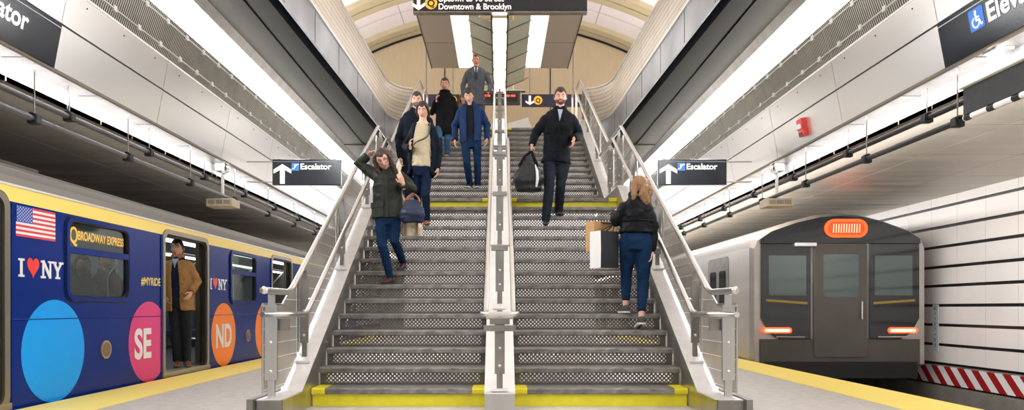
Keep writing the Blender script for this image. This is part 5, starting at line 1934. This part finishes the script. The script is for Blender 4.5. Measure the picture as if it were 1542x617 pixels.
def paper_bag(label, c, w, h, dep, rot, mats, top, name='shopping_bag'):
    t = thing(name, label, 'shopping bag', tuple(c))
    R_ = Matrix.Rotation(rot, 3, 'Z')
    def q(x, y, z): return c + R_ @ Vector((x, y, z))
    mb = MB()
    a, b_ = w / 2, dep / 2
    out = [(-a, -b_), (a, -b_), (a, b_), (-a, b_)]
    inn = [(x * .985, y * .94) for x, y in out]
    r0 = [q(x, y, 0) for x, y in out]; r1 = [q(x, y, h) for x, y in out]; r2 = [q(x, y, h) for x, y in inn]; r3 = [q(x, y, .01) for x, y in inn]
    mid = [q(x, y * 1.06, h * .5) for x, y in out]
    vs = r0 + mid + r1 + r2 + r3
    fs, ms = [(3, 2, 1, 0), (16, 17, 18, 19)], [0, 0]
    for k in range(4):
        for i in range(4):
            fs.append((k * 4 + i, k * 4 + (i + 1) % 4, k * 4 + 4 + (i + 1) % 4, k * 4 + 4 + i)); ms.append(1 if (len(mats) > 1 and k < 2 and i == 0) else 0)
    mb.v = vs; mb.f = fs; mb.m = ms
    mb.build('bag_body', mats, t)
    for yy in (-b_ * .8, b_ * .8):
        p0, p1 = q(-w * .22, yy, h - .01), q(w * .22, yy, h - .01)
        mb = MB(); mb.tube(fillet([p0, lerp(p0, top, .8), top, lerp(p1, top, .8), p1], .04), .006, 6); mb.build('handle', M('cord_black', (30, 28, 28), .6), t, smooth=True)
    return t


kraft = M('kraft_paper', (190, 148, 98), .75, var=.06)
top = lerp(j8['eL'], j8['wL'], .45) + Vector((0, 0, -.055))
paper_bag('brown kraft paper shopping bag on the far side of the white and black one', P(905, 379, 7.84), .30, .32, .15, math.radians(30), [kraft], top + Vector((0, .03, 0)))
paper_bag('white and black shopping bag hanging from the arm of the climbing blonde woman', P(910, 404, 7.50), .24, .38, .17, math.radians(32), [M('bag_white', (232, 230, 226), .5), M('bag_black', (26, 28, 34), .4)], top)

# man in the train doorway
T9, j9, f9 = person('man in a camel coat standing in the open train doorway, hand in pocket', 10.2,
    dict(head=(267, 374, -.02), neck=(268, 391), pel=(271, 450), sL=(251, 398, .02), sR=(288, 397), eL=(248, 424, .03), wL=(252, 446, -.05), eR=(297, 424, .04), wR=(288, 440, -.10),
         hL=(263, 455), hR=(281, 455), kL=(264, 500, -.02), kR=(281, 500), aL=(267, 540, 0), aR=(281, 540, .04), tL=(266, 550.5, -.24), tR=(285, 551, -.18)),
    dict(b=1., floor=.06, hair=(36, 28, 24), skin=(206, 158, 134), hf=(.12, -1, -.06), hairp=dict(t=.010, line=.53, top=.004), legs=dict(m=mat_denim('trouser_navy', (20, 24, 34)), name='trousers', r=(.09, .066, .056)),
         shoe=dict(m=brown_l), tops=[dict(name='sweater', m=navy_knit, hem=-.05, hw=.15, ww=.145, wr=.004, th=-.012, sleeves=False, extras=[('vee', .05, .16, shirt_b, None)]),
               dict(name='coat', m=camel, hem=.17, hw=.20, ww=.185, gap=.33, wr=.008, th=.012, collar=.06, sr=(.072, .062, .052), extras=[('buttons', .10, (-.05, .08, .2), brown_l)])]))

for i, (px, py, d, hc, cm, lab) in enumerate(((160, 392, 9.1, (30, 26, 24), navy_coat, 'passenger in dark coat seen through the train window'), (124, 400, 8.7, (44, 34, 28), M('grey_coat', (70, 70, 74), .85), 'passenger in grey coat at the left of the train window'))):
    g = lambda z, dx, dd=0.: (px + dx, CY - (z - H) * F / d, dd)
    hz = H + (CY - py) * d / F
    person(lab, d,
        dict(head=(px, py, 0), neck=g(hz - .17, 0), pel=g(.82, 0), sL=g(hz - .25, -22), sR=g(hz - .25, 22), eL=g(1.0, -26), wL=g(.8, -24, -.05), eR=g(1.0, 26), wR=g(.8, 24, -.05),
             hL=g(.78, -10), hR=g(.78, 10), kL=g(.45, -10), kR=g(.45, 10), aL=g(.15, -10), aR=g(.15, 10), tL=g(.065, -10, -.2), tR=g(.065, 10, -.2)),
        dict(floor=.06, hair=hc, skin=(190, 140, 116), hf=(.7, -.8, 0), legs=dict(m=denim_navy), shoe=dict(m=black_l), tops=[dict(name='coat', m=cm, hem=.12, wr=.006, collar=.04)]))

for m_ in (denim, denim_navy, denim_dark, denim_light, navy_coat, black_coat, black_jkt, cream, blue_jkt, black_tee, suit_grey, camel, navy_knit, cord_brown, olive_wax, olive_dk, leather):
    m_.node_tree.nodes['Principled BSDF'].inputs['Specular IOR Level'].default_value = .15
# ------------------------------------------------------------------ light and camera
W_ = bpy.data.worlds.new('World')
S.world = W_
W_.use_nodes = True
W_.node_tree.nodes['Background'].inputs[0].default_value = (.9, .94, 1, 1)
W_.node_tree.nodes['Background'].inputs[1].default_value = .55


def area(name, loc, rot, sx, sy, power, col=(1, .98, .95)):
    l = bpy.data.lights.new(name, 'AREA')
    l.shape = 'RECTANGLE'
    l.size, l.size_y = sx, sy
    l.energy = power
    l.color = col
    o = bpy.data.objects.new(name, l)
    COL.objects.link(o)
    o.location = loc
    o.rotation_euler = rot
    return o


for s in (-1, 1):
    # uplights standing on the mezzanine floor behind each parapet
    area('vault_uplight', (s * 5.5, 9, 5.4), (PI, s * .15, 0), 1.2, 26, 1300)

    area('track_strip_lamp', (s * 4.25, 16, 2.6), (0, -s * math.radians(78), 0), .12, 44, 640 if s > 0 else 60)
    area('fascia_strip_lamp', (s * 3.945, 16, H + 2.06), (0, -s * math.radians(80), 0), .03, 44, 62)
for y in (8.5, 14.5):
    area('under_stair_fill', (0, y, .9 if y < 9 else 2.0), (math.radians(90), 0, 0), 2.6, .2, 11)  # added fill lights without fittings, to whiten the wall seen through the risers
area('under_stair_fill', (0, 16.6, 2.9), (math.radians(105), 0, 0), 5.0, .2, 24)  # another added fill, brightens the backing behind the upper flight
cam = bpy.data.cameras.new('camera')
cam.sensor_fit = 'HORIZONTAL'
cam.sensor_width = 36
cam.lens = 36 * F / 1542
cam.shift_x = (771 - CX) / 1542
cam.shift_y = (CY - 308.5) / 1542
cam.clip_start = .05
co = bpy.data.objects.new('camera', cam)
COL.objects.link(co)
co.location = (0, 0, H)
co.rotation_euler = (PI / 2, 0, 0)
S.camera = co
S.view_settings.view_transform = 'Standard'
S.view_settings.look = 'None'
S.view_settings.gamma = 1
S.view_settings.use_curve_mapping = False
S.view_settings.exposure = 0.42
S.cycles.use_denoising = True
S.cycles.max_bounces = 8
S.cycles.transparent_max_bounces = 16
S.cycles.sample_clamp_indirect = 6
